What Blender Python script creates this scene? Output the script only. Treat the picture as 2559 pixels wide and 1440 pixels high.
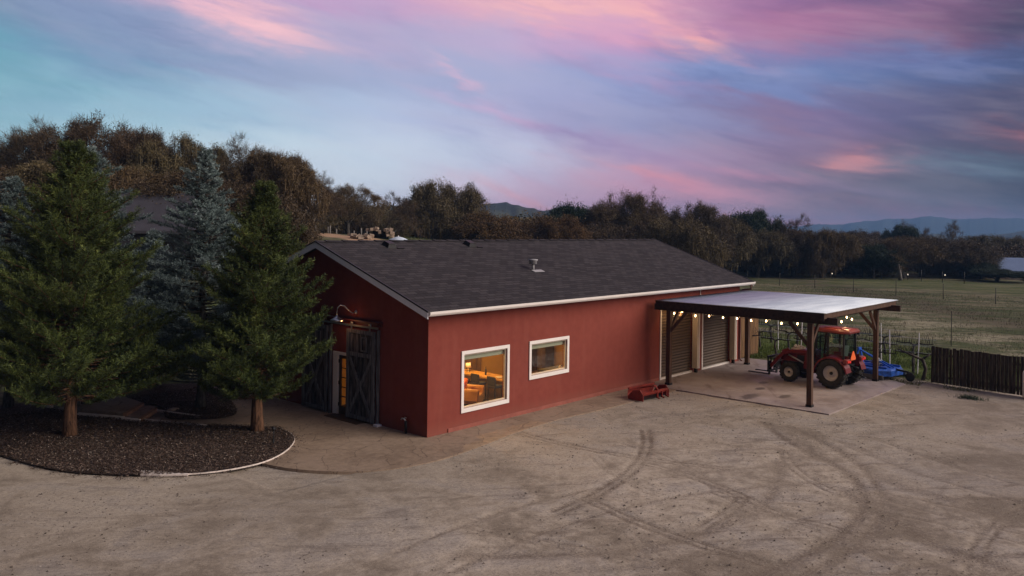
import bpy, math, random
import numpy as np
from mathutils import Vector, Matrix, Euler
R = math.radians
sc = bpy.context.scene
for o in list(bpy.data.objects): bpy.data.objects.remove(o)
COL = sc.collection

# ------------------------------------------------------------------ camera
FPX, CX, CY, CZ, YAW, ROLL, SY = 2055.83, -17.4365, -18.9282, 6.6, 0.7268, 0.0129, 567.0
fw = Vector((math.cos(YAW), math.sin(YAW), 0)); rt0 = Vector((math.sin(YAW), -math.cos(YAW), 0)); up0 = Vector((0, 0, 1))
rt = rt0*math.cos(ROLL) + up0*math.sin(ROLL); upv = up0*math.cos(ROLL) - rt0*math.sin(ROLL)
cd = bpy.data.cameras.new('camera'); cam = bpy.data.objects.new('camera', cd); COL.objects.link(cam)
cam.matrix_world = Matrix(((rt.x, upv.x, -fw.x, CX), (rt.y, upv.y, -fw.y, CY), (rt.z, upv.z, -fw.z, CZ), (0, 0, 0, 1)))
cd.sensor_width = 36; cd.lens = FPX/2559*36; cd.shift_y = -(720-SY)/2559; cd.clip_start = .1; cd.clip_end = 20000
sc.camera = cam
def at(px, py, z=0.0):
    d = fw + rt*((px-1279.5)/FPX) - upv*((py-SY)/FPX); t = (z-CZ)/d.z
    return Vector((CX+d.x*t, CY+d.y*t, z))
def pd(px, depth):
    p = Vector((CX, CY, 0)) + fw*depth + rt0*((px-1279.5)/FPX*depth); return p
def zpix(px, py, depth):
    return CZ - depth*(py - SY - (px-1279.5)*0.0129)/FPX

# ------------------------------------------------------------------ node helper
def s2l(c): return tuple(((v/255)/12.92 if v/255 <= .04045 else ((v/255+.055)/1.055)**2.4) for v in c[:3])
class G:
    def __init__(s, nt): s.nt = nt
    def n(s, t, **k):
        nd = s.nt.nodes.new(t)
        for a, b in k.items(): setattr(nd, a, b)
        return nd
    def put(s, inp, v):
        if isinstance(v, X): s.nt.links.new(v.o, inp)
        elif isinstance(v, (int, float)):
            try: inp.default_value = v
            except Exception: inp.default_value = (v, v, v)
        else:
            v = tuple(v)
            if len(inp.default_value) == 4 and len(v) == 3: v = v+(1,)
            inp.default_value = v
    def math(s, op, a, b=None, c=None):
        nd = s.n('ShaderNodeMath', operation=op); s.put(nd.inputs[0], a)
        if b is not None: s.put(nd.inputs[1], b)
        if c is not None: s.put(nd.inputs[2], c)
        return X(s, nd.outputs[0])
    def mix(s, f, a, b, mode='MIX'):
        nd = s.n('ShaderNodeMix', data_type='RGBA', blend_type=mode); s.put(nd.inputs[0], f); s.put(nd.inputs[6], a); s.put(nd.inputs[7], b)
        return X(s, nd.outputs[2])
    def noise(s, vec, scale, detail=4, rough=.6, dist=0, color=False):
        nd = s.n('ShaderNodeTexNoise'); s.put(nd.inputs['Vector'], vec); nd.inputs['Scale'].default_value = scale
        nd.inputs['Detail'].default_value = detail; nd.inputs['Roughness'].default_value = rough; nd.inputs['Distortion'].default_value = dist
        return X(s, nd.outputs['Color' if color else 'Fac'])
    def vor(s, vec, scale, feature='F1', out='Distance'):
        nd = s.n('ShaderNodeTexVoronoi', feature=feature); s.put(nd.inputs['Vector'], vec); nd.inputs['Scale'].default_value = scale
        return X(s, nd.outputs[out])
    def vscale(s, vec, sc_):
        nd = s.n('ShaderNodeMapping'); s.put(nd.inputs['Vector'], vec); nd.inputs['Scale'].default_value = sc_; return X(s, nd.outputs[0])
    def vrot(s, vec, ang, sc_=(1, 1, 1)):
        nd = s.n('ShaderNodeMapping', vector_type='TEXTURE'); s.put(nd.inputs['Vector'], vec); nd.inputs['Rotation'].default_value = (0, 0, ang)
        return s.vscale(X(s, nd.outputs[0]), sc_)
    def ss(s, v, a, b, lo=0, hi=1):
        nd = s.n('ShaderNodeMapRange', interpolation_type='SMOOTHSTEP'); s.put(nd.inputs[0], v)
        for i, q in enumerate((a, b, lo, hi)): nd.inputs[i+1].default_value = q
        return X(s, nd.outputs[0])
    def comb(s, a, b, c=0.0):
        nd = s.n('ShaderNodeCombineXYZ'); s.put(nd.inputs[0], a); s.put(nd.inputs[1], b); s.put(nd.inputs[2], c); return X(s, nd.outputs[0])
    def sep(s, v):
        nd = s.n('ShaderNodeSeparateXYZ'); s.put(nd.inputs[0], v); return [X(s, o) for o in nd.outputs]
    def ramp(s, f, stops, mode='LINEAR'):
        nd = s.n('ShaderNodeValToRGB'); s.put(nd.inputs[0], f); cr = nd.color_ramp; cr.interpolation = mode
        while len(cr.elements) > 1: cr.elements.remove(cr.elements[-1])
        for i, (p, c) in enumerate(stops):
            e = cr.elements[0] if i == 0 else cr.elements.new(p)
            e.position = p; e.color = tuple(c)[:3]+(1,)
        return X(s, nd.outputs[0])
    def attr(s, name):
        nd = s.n('ShaderNodeAttribute', attribute_name=name); return X(s, nd.outputs['Fac'])
class X:
    def __init__(s, g, o): s.g, s.o = g, o
    def __add__(s, b): return s.g.math('ADD', s, b)
    __radd__ = __add__
    def __sub__(s, b): return s.g.math('SUBTRACT', s, b)
    def __rsub__(s, b): return s.g.math('SUBTRACT', b, s)
    def __mul__(s, b): return s.g.math('MULTIPLY', s, b)
    __rmul__ = __mul__
    def __truediv__(s, b): return s.g.math('DIVIDE', s, b)

# ------------------------------------------------------------------ world (dusk sky with pink streaks)
SKY_ON = True
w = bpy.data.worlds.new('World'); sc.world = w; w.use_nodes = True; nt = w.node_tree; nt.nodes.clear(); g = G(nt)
tc = g.n('ShaderNodeTexCoord'); D = X(g, tc.outputs['Generated'])
dx, dy, dz = g.sep(D)
fwd = dx*fw.x + dy*fw.y; lat = dx*rt0.x + dy*rt0.y
az = g.math('ARCTAN2', lat, fwd)                     # radians right of the view heading
hl = g.math('SQRT', fwd*fwd + lat*lat); el = g.math('ARCTAN2', dz, hl)
# sky chart units: 1 unit = 1000 px of the panorama, x right, y down from the horizon
gx_ = az*2.056; gy_ = g.math('TANGENT', g.math('MINIMUM', el, 1.2))*(-2.056)
wv = g.comb(gx_, gy_)
wst = g.vrot(wv, R(14), (1.6, 6.0, 1))
nz = g.noise(wst, 1.3, 6, .55, .6, color=True); n1, n2, n3 = g.sep(nz)
nfine = g.noise(g.vrot(wv, R(10), (2.5, 16, 1)), 2.2, 6, .6, .4)
nz2 = g.noise(g.vrot(wv, R(12), (2.2, 9.0, 1)), 3.0, 5, .62, .5, color=True); m1, m2, m3 = g.sep(nz2)
px_ = gx_ + (n1-.5)*.36 + (m1-.5)*.09; py_ = gy_ + (n2-.5)*.17 + (m2-.5)*.05
def rowx(x): return (x-1280)/1000
rows = [
 (0,  [(120,120,155),(165,150,190),(196,163,200),(196,160,200),(225,175,195),(215,155,185),(152,112,156),(108,88,126),(52,62,92)]),
 (100,[(118,142,172),(140,155,190),(170,172,205),(178,170,205),(192,172,208),(200,155,195),(168,120,160),(126,96,130),(54,62,88)]),
 (200,[(108,160,182),(125,160,190),(150,165,200),(165,175,210),(170,173,210),(150,160,205),(120,140,190),(88,102,146),(48,58,88)]),
 (300,[(122,172,188),(150,188,208),(168,194,218),(182,194,224),(178,175,210),(150,152,193),(128,120,160),(96,94,130),(64,68,92)]),
 (400,[(130,172,190),(164,200,214),(200,218,232),(204,216,234),(196,198,224),(182,152,184),(142,118,150),(96,94,118),(68,68,88)]),
 (500,[(130,170,190),(168,202,216),(212,226,238),(214,222,236),(215,182,206),(190,148,176),(126,112,134),(88,88,106),(58,62,80)]),
 (575,[(130,170,190),(170,200,216),(218,226,236),(218,220,234),(226,170,192),(214,146,170),(186,124,142),(140,100,118),(105,80,98)])]
SKYC = None; ramps = []
for y, cs in rows:
    st = [(((rowx(x)+6.46)/12.92), s2l(c)) for x, c in zip((0,320,640,960,1280,1600,1920,2240,2559), cs)]
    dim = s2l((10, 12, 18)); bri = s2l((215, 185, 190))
    st = [(0.0, dim), (0.33, dim), (0.385, s2l((80,110,130)))] + st + [(0.66, s2l((120,110,130))), (0.72, bri), (0.86, bri), (0.93, dim)]  # unseen sky shaped by azimuth, dim on the gable side, bright on the long wall's
    ramps.append((y, g.ramp((px_+6.46)/12.92, st)))
cur = ramps[0][1]
for (y0, a), (y1, b) in zip(ramps[:-1], ramps[1:]):
    e0 = (y0-570)/1000; e1 = (y1-570)/1000
    cur = g.mix(g.ss(py_, e0, e1), cur, b)
def blob(cur, x, y, L, W_, ang, col, k, nmin=.35):
    cx_, cy_ = (x-1280)/1000, (y-570)/1000
    ca, sa = math.cos(R(ang)), math.sin(R(ang)); a = px_-cx_; b = py_-cy_
    u = (a*ca + b*sa)/(L/1000); v = (b*ca - a*sa)/(W_/1000)
    q = g.math('EXPONENT', (u*u + v*v)*-1.0)
    f = q*k*(g.ss(nfine, .3, .62)*(1-nmin) + nmin)
    return g.mix(f, cur, s2l(col))
for bl in [(25,235,210,38,5,(100,165,180),.8),(540,40,270,46,14,(238,188,204),1.0),(690,84,150,38,14,(242,190,202),1.0),(640,70,120,24,16,(248,196,206),.9),(1390,15,230,34,6,(250,188,188),.95),
 (1650,70,190,34,27,(250,180,182),1.0),(1770,118,80,22,28,(248,172,172),.95),(1500,70,200,30,8,(225,165,195),.7),(1110,192,60,12,28,(222,182,208),.9),(1230,285,190,17,14,(212,178,212),.8),
 (2110,412,75,28,12,(212,138,142),.9),(2530,372,150,26,8,(170,102,110),.9),(1630,440,110,20,14,(228,150,162),.9),(1480,350,190,22,14,(150,132,180),.8),
 (1900,280,240,26,15,(128,106,148),.75),(1960,330,200,24,15,(135,105,140),.7),(1860,548,90,18,8,(235,135,145),.9),(1330,495,150,14,14,(232,172,184),.8),(1500,525,150,14,6,(220,150,168),.7),
 (2330,425,150,24,4,(95,120,140),.8),(2540,455,170,38,4,(56,66,82),.85),(2150,180,330,34,3,(104,118,170),.8),(1830,225,200,16,5,(112,130,180),.8),
 (2000,80,220,34,2,(180,120,156),.7),(2330,130,150,18,12,(120,84,112),.5),(2380,540,220,12,2,(110,80,98),.7),(2000,480,220,22,4,(122,106,135),.8),(1700,470,240,26,8,(218,148,170),.75),(1850,430,170,16,10,(200,140,165),.6),(2150,520,200,16,3,(120,100,118),.6),(1600,200,120,18,14,(190,155,195),.5),(2450,300,160,30,10,(92,84,112),.6),(450,130,300,26,14,(118,140,178),.6),(520,205,200,18,12,(138,146,185),.5)]:
    cur = blob(cur, *bl)
cur = g.mix(g.ss(nfine*.5+n3*.5, .42, .64)*.10, cur, (.58, .52, .60)); cur = g.mix(g.ss(m3*.5+n3*.5, .52, .36)*.22, cur, g.mix(1.0, cur, (.62, .66, .78), 'MULTIPLY'))
# overhead, out of the picture
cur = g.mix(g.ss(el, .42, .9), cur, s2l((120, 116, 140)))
cur = g.mix(g.ss(dx*-.8+dy*.35, .15, .75)*g.ss(el, .25, .5), cur, (.01, .012, .02))  # unseen sky patch blacked out to keep the gable wall dark
# below the horizon
cur = g.mix(g.ss(el, -.01, -.12), cur, (.05, .045, .045))
sky = g.n('ShaderNodeTexSky', sky_type='NISHITA'); sky.sun_disc = False
SUN_EL, SUN_AZ = 30, -62        # degrees above the horizon, azimuth (math angle from +X)
sky.sun_elevation = R(2.0); sky.sun_rotation = R(90-SUN_AZ)
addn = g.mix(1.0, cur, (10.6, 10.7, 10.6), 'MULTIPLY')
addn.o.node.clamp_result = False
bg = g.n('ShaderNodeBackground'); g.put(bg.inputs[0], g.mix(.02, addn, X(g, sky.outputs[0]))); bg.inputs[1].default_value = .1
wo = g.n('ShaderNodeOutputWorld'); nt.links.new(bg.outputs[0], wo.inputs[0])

# ------------------------------------------------------------------ sun (last glow, very soft)
sl = bpy.data.lights.new('sun', 'SUN'); so = bpy.data.objects.new('sun', sl); COL.objects.link(so)
sl.energy = 3.3; sl.angle = R(46); sl.color = (1.0, .885, .75)
sd = Vector((math.cos(R(SUN_EL))*math.cos(R(SUN_AZ)), math.cos(R(SUN_EL))*math.sin(R(SUN_AZ)), math.sin(R(SUN_EL))))
so.rotation_euler = sd.to_track_quat('Z', 'Y').to_euler(); so.location = sd*60
sc.view_settings.view_transform = 'Standard'; sc.view_settings.look = 'None'; sc.view_settings.exposure = 0; sc.view_settings.gamma = 1

# ------------------------------------------------------------------ mesh helpers
I4 = Matrix.Identity(4)
class MB:
    def __init__(s): s.v = []; s.f = []; s.M = I4; s.sm = []
    def add(s, vs, fs, sm=False):
        b = len(s.v); M = s.M
        s.v += [tuple(M @ Vector(p)) for p in vs]; s.f += [tuple(i+b for i in f) for f in fs]; s.sm += [sm]*len(fs)
    def box(s, c, d, rot=None, taper=1.0):
        x, y, z = d[0]/2, d[1]/2, d[2]/2; q = taper
        P = [(-x, -y, -z), (x, -y, -z), (x, y, -z), (-x, y, -z), (-x*q, -y*q, z), (x*q, -y*q, z), (x*q, y*q, z), (-x*q, y*q, z)]
        T = Matrix.Translation(c) @ (Euler(rot).to_matrix().to_4x4() if rot else I4)
        s.add([T @ Vector(p) for p in P], [(3, 2, 1, 0), (4, 5, 6, 7), (0, 1, 5, 4), (1, 2, 6, 5), (2, 3, 7, 6), (3, 0, 4, 7)])
    def b2(s, a, b): s.box([(a[i]+b[i])/2 for i in range(3)], [abs(b[i]-a[i]) for i in range(3)])
    def beam(s, p0, p1, wd, ht, up=(0, 0, 1)):
        p0, p1 = Vector(p0), Vector(p1); d = (p1-p0); L = d.length; d.normalize(); u = Vector(up)
        if abs(d.dot(u)) > .97: u = Vector((1, 0, 0))
        sd_ = d.cross(u).normalized(); u = sd_.cross(d).normalized()
        P = [q + sd_*a*wd/2 + u*b*ht/2 for q in (p0, p1) for a, b in ((-1, -1), (1, -1), (1, 1), (-1, 1))]
        s.add(P, [(0, 1, 2, 3), (7, 6, 5, 4), (0, 4, 5, 1), (1, 5, 6, 2), (2, 6, 7, 3), (3, 7, 4, 0)])
    def tube(s, pts, rad, n=8, cap=True):
        pts = [Vector(p) for p in pts]; m = len(pts)
        if not hasattr(rad, '__len__'): rad = [rad]*m
        vs = []; fs = []; ref = Vector((0, 0, 1))
        for i, p in enumerate(pts):
            d = (pts[min(i+1, m-1)] - pts[max(i-1, 0)])
            if d.length < 1e-9: d = Vector((0, 0, 1))
            d.normalize()
            if abs(d.dot(ref)) > .95: ref = Vector((1, 0, 0)) if abs(d.x) < .9 else Vector((0, 1, 0))
            a = d.cross(ref).normalized(); b = d.cross(a)
            for k in range(n): t = 2*math.pi*k/n; vs.append(p + (a*math.cos(t)+b*math.sin(t))*rad[i])
        for i in range(m-1):
            for k in range(n): fs.append((i*n+k, i*n+(k+1) % n, (i+1)*n+(k+1) % n, (i+1)*n+k))
        if cap: fs.append(tuple(range(n))[::-1]); fs.append(tuple((m-1)*n+k for k in range(n)))
        s.add(vs, fs, n > 5)
    def lathe(s, prof, n=24, axis='z', c=(0, 0, 0), close=False):
        vs = []; fs = []; m = len(prof)
        for k in range(n):
            t = 2*math.pi*k/n
            for r_, h in prof:
                p = (r_*math.cos(t), r_*math.sin(t), h) if axis == 'z' else ((r_*math.cos(t), h, r_*math.sin(t)) if axis == 'y' else (h, r_*math.cos(t), r_*math.sin(t)))
                vs.append((p[0]+c[0], p[1]+c[1], p[2]+c[2]))
        for k in range(n):
            for i in range(m-1 if not close else m):
                j = (i+1) % m; k2 = (k+1) % n; fs.append((k*m+i, k2*m+i, k2*m+j, k*m+j))
        s.add(vs, fs, True)
    def prism(s, poly, z0, z1, axis='z'):
        def P(p, z): return (p[0], p[1], z) if axis == 'z' else ((p[0], z, p[1]) if axis == 'y' else (z, p[0], p[1]))
        n = len(poly); s.add([P(p, z0) for p in poly]+[P(p, z1) for p in poly], [tuple(range(n))[::-1], tuple(range(n, 2*n))]+[(i, (i+1) % n, (i+1) % n+n, i+n) for i in range(n)])
    def quad(s, *p): s.add(p, [tuple(range(len(p)))])
    def build(s, name, m, parent=None, bevel=0, sub=0):
        me = bpy.data.meshes.new(name); me.from_pydata(s.v, [], s.f)
        me.polygons.foreach_set('use_smooth', s.sm); me.materials.append(m)
        o = bpy.data.objects.new(name, me); COL.objects.link(o)
        import bmesh
        bm = bmesh.new(); bm.from_mesh(me); bmesh.ops.recalc_face_normals(bm, faces=bm.faces); bm.to_mesh(me); bm.free()
        if parent: o.parent = parent
        if bevel:
            b = o.modifiers.new('bevel', 'BEVEL'); b.width = bevel; b.segments = 2; b.limit_method = 'ANGLE'
        return o
def npmesh(name, V, F, m, parent=None, attrs=None, smooth=False):
    me = bpy.data.meshes.new(name); V = np.asarray(V, dtype=np.float32); F = np.asarray(F, dtype=np.int32); k = F.shape[1]
    me.vertices.add(len(V)); me.vertices.foreach_set('co', V.ravel()); me.loops.add(F.size); me.loops.foreach_set('vertex_index', F.ravel())
    me.polygons.add(len(F)); me.polygons.foreach_set('loop_start', np.arange(0, F.size, k, dtype=np.int32)); me.polygons.foreach_set('loop_total', np.full(len(F), k, dtype=np.int32))
    if smooth: me.polygons.foreach_set('use_smooth', np.ones(len(F), dtype=bool))
    me.update(calc_edges=True); me.validate(); me.materials.append(m)
    if attrs:
        for a, d in attrs.items():
            at_ = me.attributes.new(a, 'FLOAT', 'POINT'); at_.data.foreach_set('value', d.astype(np.float32))
    o = bpy.data.objects.new(name, me); COL.objects.link(o)
    if parent: o.parent = parent
    return o
def cards(P, Dv, Nv, L, Wd, taper=.35):
    """quads: start P, direction Dv, length L, width Wd, plane spanned by Dv and Nv x Dv"""
    Dv = Dv/(np.linalg.norm(Dv, axis=1, keepdims=True)+1e-9); S = np.cross(Dv, Nv); S /= (np.linalg.norm(S, axis=1, keepdims=True)+1e-9)
    L = L[:, None]; Wd = Wd[:, None]
    a = P - S*Wd*.5*.6; b = P + S*Wd*.5*.6; mL = P+Dv*L
    V = np.stack([a, b, mL + S*Wd*taper, mL - S*Wd*taper], 1).reshape(-1, 3)
    F = np.arange(len(V)).reshape(-1, 4)
    return V, F
def tag(o, label=None, cat=None, group=None, kind=None):
    if label: o['label'] = label
    if cat: o['category'] = cat
    if group: o['group'] = group
    if kind: o['kind'] = kind
    return o
def thing(name, label, cat, loc=(0, 0, 0), rz=0, group=None):
    o = bpy.data.objects.new(name, None); COL.objects.link(o); o.location = loc; o.rotation_euler = (0, 0, rz); o.empty_display_size = .2
    return tag(o, label, cat, group)
KIDS = {}
def copy_tree(o, parent=None):
    c = o.copy(); COL.objects.link(c); c.parent = parent
    for ch in [q for q in o.children]: copy_tree(ch, c)
    return c

# ------------------------------------------------------------------ materials
def mat(name, fn, rough=.8, metal=0, spec=.3, bump=None, bs=.3, bd=.02, emis=None):
    m = bpy.data.materials.new(name); m.use_nodes = True; nt = m.node_tree; nt.nodes.clear(); g = G(nt)
    bs_ = g.n('ShaderNodeBsdfPrincipled'); out = g.n('ShaderNodeOutputMaterial'); nt.links.new(bs_.outputs[0], out.inputs[0])
    tcn = g.n('ShaderNodeTexCoord'); ob = X(g, tcn.outputs['Object'])
    geo = g.n('ShaderNodeNewGeometry'); pos = X(g, geo.outputs['Position']); isl = X(g, geo.outputs['Random Per Island'])
    g.isl = isl; g.pos = pos; g.ob = ob; g.geo = geo
    oi = g.n('ShaderNodeObjectInfo'); g.rnd = X(g, oi.outputs['Random'])
    r = fn(g) if callable(fn) else fn
    h = None
    if isinstance(r, tuple) and len(r) == 2 and isinstance(r[1], X): r, h = r
    g.put(bs_.inputs['Base Color'], r); 
    if callable(rough): g.put(bs_.inputs['Roughness'], rough(g))
    else: bs_.inputs['Roughness'].default_value = rough
    bs_.inputs['Metallic'].default_value = metal; bs_.inputs['Specular IOR Level'].default_value = spec
    if h is not None:
        b = g.n('ShaderNodeBump'); b.inputs['Strength'].default_value = bs; b.inputs['Distance'].default_value = bd
        nt.links.new(h.o, b.inputs['Height']); nt.links.new(b.outputs[0], bs_.inputs['Normal'])
    if emis: g.put(bs_.inputs['Emission Color'], emis[0]); bs_.inputs['Emission Strength'].default_value = emis[1]
    return m
def plain(name, c, rough=.6, var=.18, scale=3, **k):
    c2 = tuple(v*(1-var) for v in c); c3 = tuple(min(1, v*(1+var)) for v in c)
    def f(g):
        n = g.noise(g.ob, scale, 5, .65); n2 = g.noise(g.ob, scale*14, 3, .6)
        return g.mix(g.ss(n*.7+n2*.3, .3, .7), c2, c3), n2
    return mat(name, f, rough, bs=k.pop('bs', .15), bd=k.pop('bd', .005), **k)
M = {}
def stucco(g):
    n = g.noise(g.ob, .55, 5, .6); n2 = g.noise(g.ob, 3.5, 5, .6); nf = g.noise(g.ob, 45, 3, .7)
    st = g.noise(g.vscale(g.ob, (1.4, 1.4, .12)), 2.0, 4, .6)
    x_, y_, z_ = g.sep(g.ob)
    c = g.mix(g.ss(n*.5+n2*.5, .32, .68), (.185, .036, .025), (.225, .048, .034))
    c = g.mix(g.ss(st, .48, .72)*.22, c, (.25, .075, .055))
    c = g.mix(g.ss(z_+(n2-.5)*.4, .5, .0)*.35, c, (.24, .095, .068))       # splash dust near the ground
    c = g.mix(g.ss(nf, .45, .8)*.15, c, (.16, .036, .026))
    return c, nf*.6+n2*.4
M['red_wall'] = mat('red_stucco', stucco, .85, bs=.6, bd=.015)
def shingle(g):
    x_, y_, z_ = g.sep(g.pos); v = g.comb(x_, y_*1.058)
    br = g.n('ShaderNodeTexBrick'); g.put(br.inputs['Vector'], v); br.inputs['Scale'].default_value = 1
    br.inputs['Brick Width'].default_value = .42; br.inputs['Row Height'].default_value = .19; br.inputs['Mortar Size'].default_value = .018; br.inputs['Mortar Smooth'].default_value = .3
    br.inputs['Color1'].default_value = (.018, .0165, .019, 1); br.inputs['Color2'].default_value = (.068, .060, .064, 1); br.inputs['Mortar'].default_value = (.008, .007, .008, 1); br.inputs['Bias'].default_value = -.1
    bc = X(g, br.outputs['Color']); n = g.noise(g.pos, .5, 5, .6); nf = g.noise(g.pos, 30, 3, .7); ns = g.noise(g.vscale(g.pos, (.35, 2.5, 1)), 1.2, 4, .6)
    fr = g.math('FRACT', y_*1.058/.19)
    c = g.mix(.35, bc, g.mix(nf, (.018, .0155, .018), (.066, .056, .062)))
    c = g.mix(g.ss(n, .35, .7)*.15, c, (.05, .045, .048)); c = g.mix(g.ss(ns, .45, .8)*.10, c, (.062, .056, .06))
    return c, fr*-.9 + nf*.4 + X(g, br.outputs['Fac'])*-.5
M['shingle'] = mat('dark_shingles', shingle, .9, bs=.8, bd=.02, spec=.2)
M['white'] = plain('white_paint', (.78, .74, .72), .55, .05, 2)
M['fascia'] = plain('fascia_paint', (.80, .80, .86), .55, .06, 2)
M['cream'] = plain('cream_paint', (.55, .47, .38), .6, .08, 2)
M['black'] = plain('black_metal', (.012, .012, .014), .45, .3, 4)
M['drip'] = plain('black_trim', (.02, .02, .024), .5, .2, 4)
M['galv'] = plain('galvanised_metal', (.55, .58, .62), .32, .12, 5, metal=.9)
M['dkpipe'] = plain('dark_red_pipe', (.09, .018, .015), .5, .2, 4)
M['darkroom'] = plain('dark_interior', (.03, .02, .012), .9, .2, 2)
def door_slats(g):
    x_, y_, z_ = g.sep(g.ob); fr = g.math('FRACT', z_/.13); n = g.noise(g.ob, 1.3, 4, .6)
    c = g.mix(g.ss(fr, .0, .3), (.016, .010, .006), (.10, .068, .044)); return g.mix(g.ss(n, .3, .7)*.3, c, (.085, .06, .045))
M['roller'] = mat('brown_roller_door', door_slats, .5)
def barnwood(g):
    x_, y_, z_ = g.sep(g.ob); b = g.math('FLOOR', y_/.17); v = g.comb(y_*9, z_*.55, b*3.1)
    n = g.noise(v, 1.6, 6, .7, .4); n2 = g.noise(g.comb(y_*3, z_*.8, b), 1.7, 4, .6); wn = g.noise(g.comb(b*7.3, b*3.7, 0.5), 1.0, 0)
    fr = g.math('FRACT', y_/.17)
    c = g.ramp(n*.6+n2*.4, [(.34, (.006, .006, .008)), (.46, (.025, .025, .029)), (.54, (.10, .095, .10)), (.66, (.27, .245, .24))])
    c = g.mix(g.ss(wn, .45, .7)*.4, c, (.05, .03, .022))
    return g.mix(g.ss(fr, .06, .0), c, (.004, .004, .004)), n
M['barnwood'] = mat('weathered_grey_boards', barnwood, .9, bs=.6, bd=.01)
def graywood(g):
    n = g.noise(g.vscale(g.ob, (8, 8, .6)), 2, 5, .65); return g.mix(g.ss(n, .3, .75), (.055, .055, .06), (.21, .21, .22)), n
M['barnbrace'] = mat('weathered_grey_brace', graywood, .9)
def postwood(g):
    n = g.noise(g.vscale(g.ob, (7, 7, .5)), 3, 5, .65); return g.mix(g.ss(n, .3, .75), (.045, .022, .014), (.125, .066, .042)), n
M['post'] = mat('stained_brown_timber', postwood, .75, bs=.4, bd=.006)
def dkpost(g):
    n = g.noise(g.vscale(g.ob, (2, 2, 2)), 3, 5, .65); return g.mix(g.ss(n, .3, .75), (.020, .011, .009), (.055, .03, .022)), n
M['beam'] = mat('dark_stained_beam', dkpost, .75, bs=.3, bd=.006)
def corr(g):
    x_, y_, z_ = g.sep(g.ob); n = g.noise(g.vscale(g.ob, (.25, 1.2, 1)), 1.6, 5, .6); n2 = g.noise(g.ob, 14, 3, .6)
    c = g.mix(g.ss(n, .35, .68), (.60, .68, .80), (.80, .88, .98)); return g.mix(g.ss(n2, .5, .8)*.2, c, (.4, .4, .44))
M['roofmetal'] = mat('corrugated_metal', corr, .42, metal=.1, spec=.4)
def slabm(g):
    n = g.noise(g.pos, .45, 6, .62, .3); n2 = g.noise(g.pos, 3.2, 6, .7); nf = g.noise(g.pos, 38, 3, .7); ns = g.noise(g.vrot(g.pos, R(35), (.5, 2.4, 1)), .9, 5, .6, .3)
    c = g.mix(g.ss(n*.6+n2*.4, .34, .66), (.22, .175, .165), (.37, .315, .31))
    c = g.mix(g.ss(ns, .55, .72)*.7, c, (.13, .09, .075)); c = g.mix(g.ss(n2, .6, .75)*.4, c, (.17, .125, .11)); c = g.mix(g.ss(nf, .55, .8)*.25, c, (.42, .38, .37))
    x_, y_, z_ = g.sep(g.pos)
    for sx, sy, rx, ry in [(13.2, -4.4, .75, .3), (15.0, -4.0, .35, .2), (16.4, -3.5, .4, .18), (14.2, -5.4, .5, .2)]:
        a = (x_-sx)/rx; b = (y_-sy)/ry; c = g.mix(g.ss(a*a+b*b+(n2-.5)*2, 1.3, .3)*.75, c, (.06, .048, .042))
    return c, nf*.5+n2*.5
M['slab'] = mat('carport_concrete', slabm, lambda g: g.ss(g.noise(g.pos, .8, 4, .6), .35, .7, .42, .75), bs=.15, bd=.01, spec=.35)
def patiom(g):
    jit = g.noise(g.pos, 2.4, 4, .65, color=True); nd = g.n('ShaderNodeVectorMath', operation='MULTIPLY_ADD'); g.put(nd.inputs[0], jit); nd.inputs[1].default_value = (.35, .35, 0); g.put(nd.inputs[2], g.pos)
    v = g.vrot(X(g, nd.outputs[0]), R(28), (1, 1.35, 0)); e = g.vor(v, .85, 'DISTANCE_TO_EDGE'); cc = g.vor(v, .85, 'F1', 'Color'); c0, c1, c2 = g.sep(cc)
    n = g.noise(g.pos, .6, 5, .6); n2 = g.noise(g.pos, 5, 6, .72, .4); nf = g.noise(g.pos, 40, 3, .7)
    c = g.mix(g.ss(n*.5+n2*.5, .33, .67), (.18, .128, .092), (.335, .25, .185)); c = g.mix(c0*.10, c, (.38, .30, .23)); c = g.mix(g.ss(nf, .5, .8)*.2, c, (.14, .09, .06))
    c = g.mix(g.ss(n, .5, .75)*.4, c, (.22, .16, .13))
    br = g.ss(g.noise(g.pos, 1.7, 3, .6), .36, .5)
    return g.mix(g.ss(e, .014, .003)*br*.75, c, (.08, .055, .042)), g.ss(e, .0, .02)*.35+n2*.5
M['patio'] = mat('stamped_concrete', patiom, .72, bs=.3, bd=.012, spec=.35)
def mulchm(g):
    n = g.noise(g.pos, .8, 5, .6); nf = g.noise(g.pos, 28, 5, .8); v = g.vor(g.pos, 34, 'F1', 'Color'); a, b, c_ = g.sep(v)
    c = g.mix(nf, (.014, .009, .007), (.085, .052, .040)); c = g.mix(g.ss(a, .9, .97)*.8, c, (.26, .21, .17)); return g.mix(g.ss(n, .5, .8)*.3, c, (.07, .05, .042)), nf
M['mulch'] = mat('bark_mulch', mulchm, .95, bs=1, bd=.03)
def chipm(g):
    return g.ramp(g.isl, [(0, (.016, .010, .008)), (.45, (.06, .037, .028)), (.8, (.11, .072, .056)), (.95, (.17, .13, .105)), (1, (.34, .29, .25))])
M['chips'] = mat('bark_chips', chipm, .9)
def stonem(g): return g.ramp(g.isl, [(0, (.045, .035, .028)), (.5, (.15, .12, .10)), (.8, (.22, .18, .155)), (1, (.42, .37, .33))])
M['stones'] = mat('gravel_stones', stonem, .9)
def bark(g):
    n = g.noise(g.vscale(g.ob, (9, 9, 1.1)), 1.6, 5, .7, .5); return g.mix(g.ss(n, .35, .66), (.035, .018, .011), (.20, .105, .062)), n
M['bark'] = mat('stringy_red_bark', bark, .95, bs=1, bd=.04)
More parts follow.
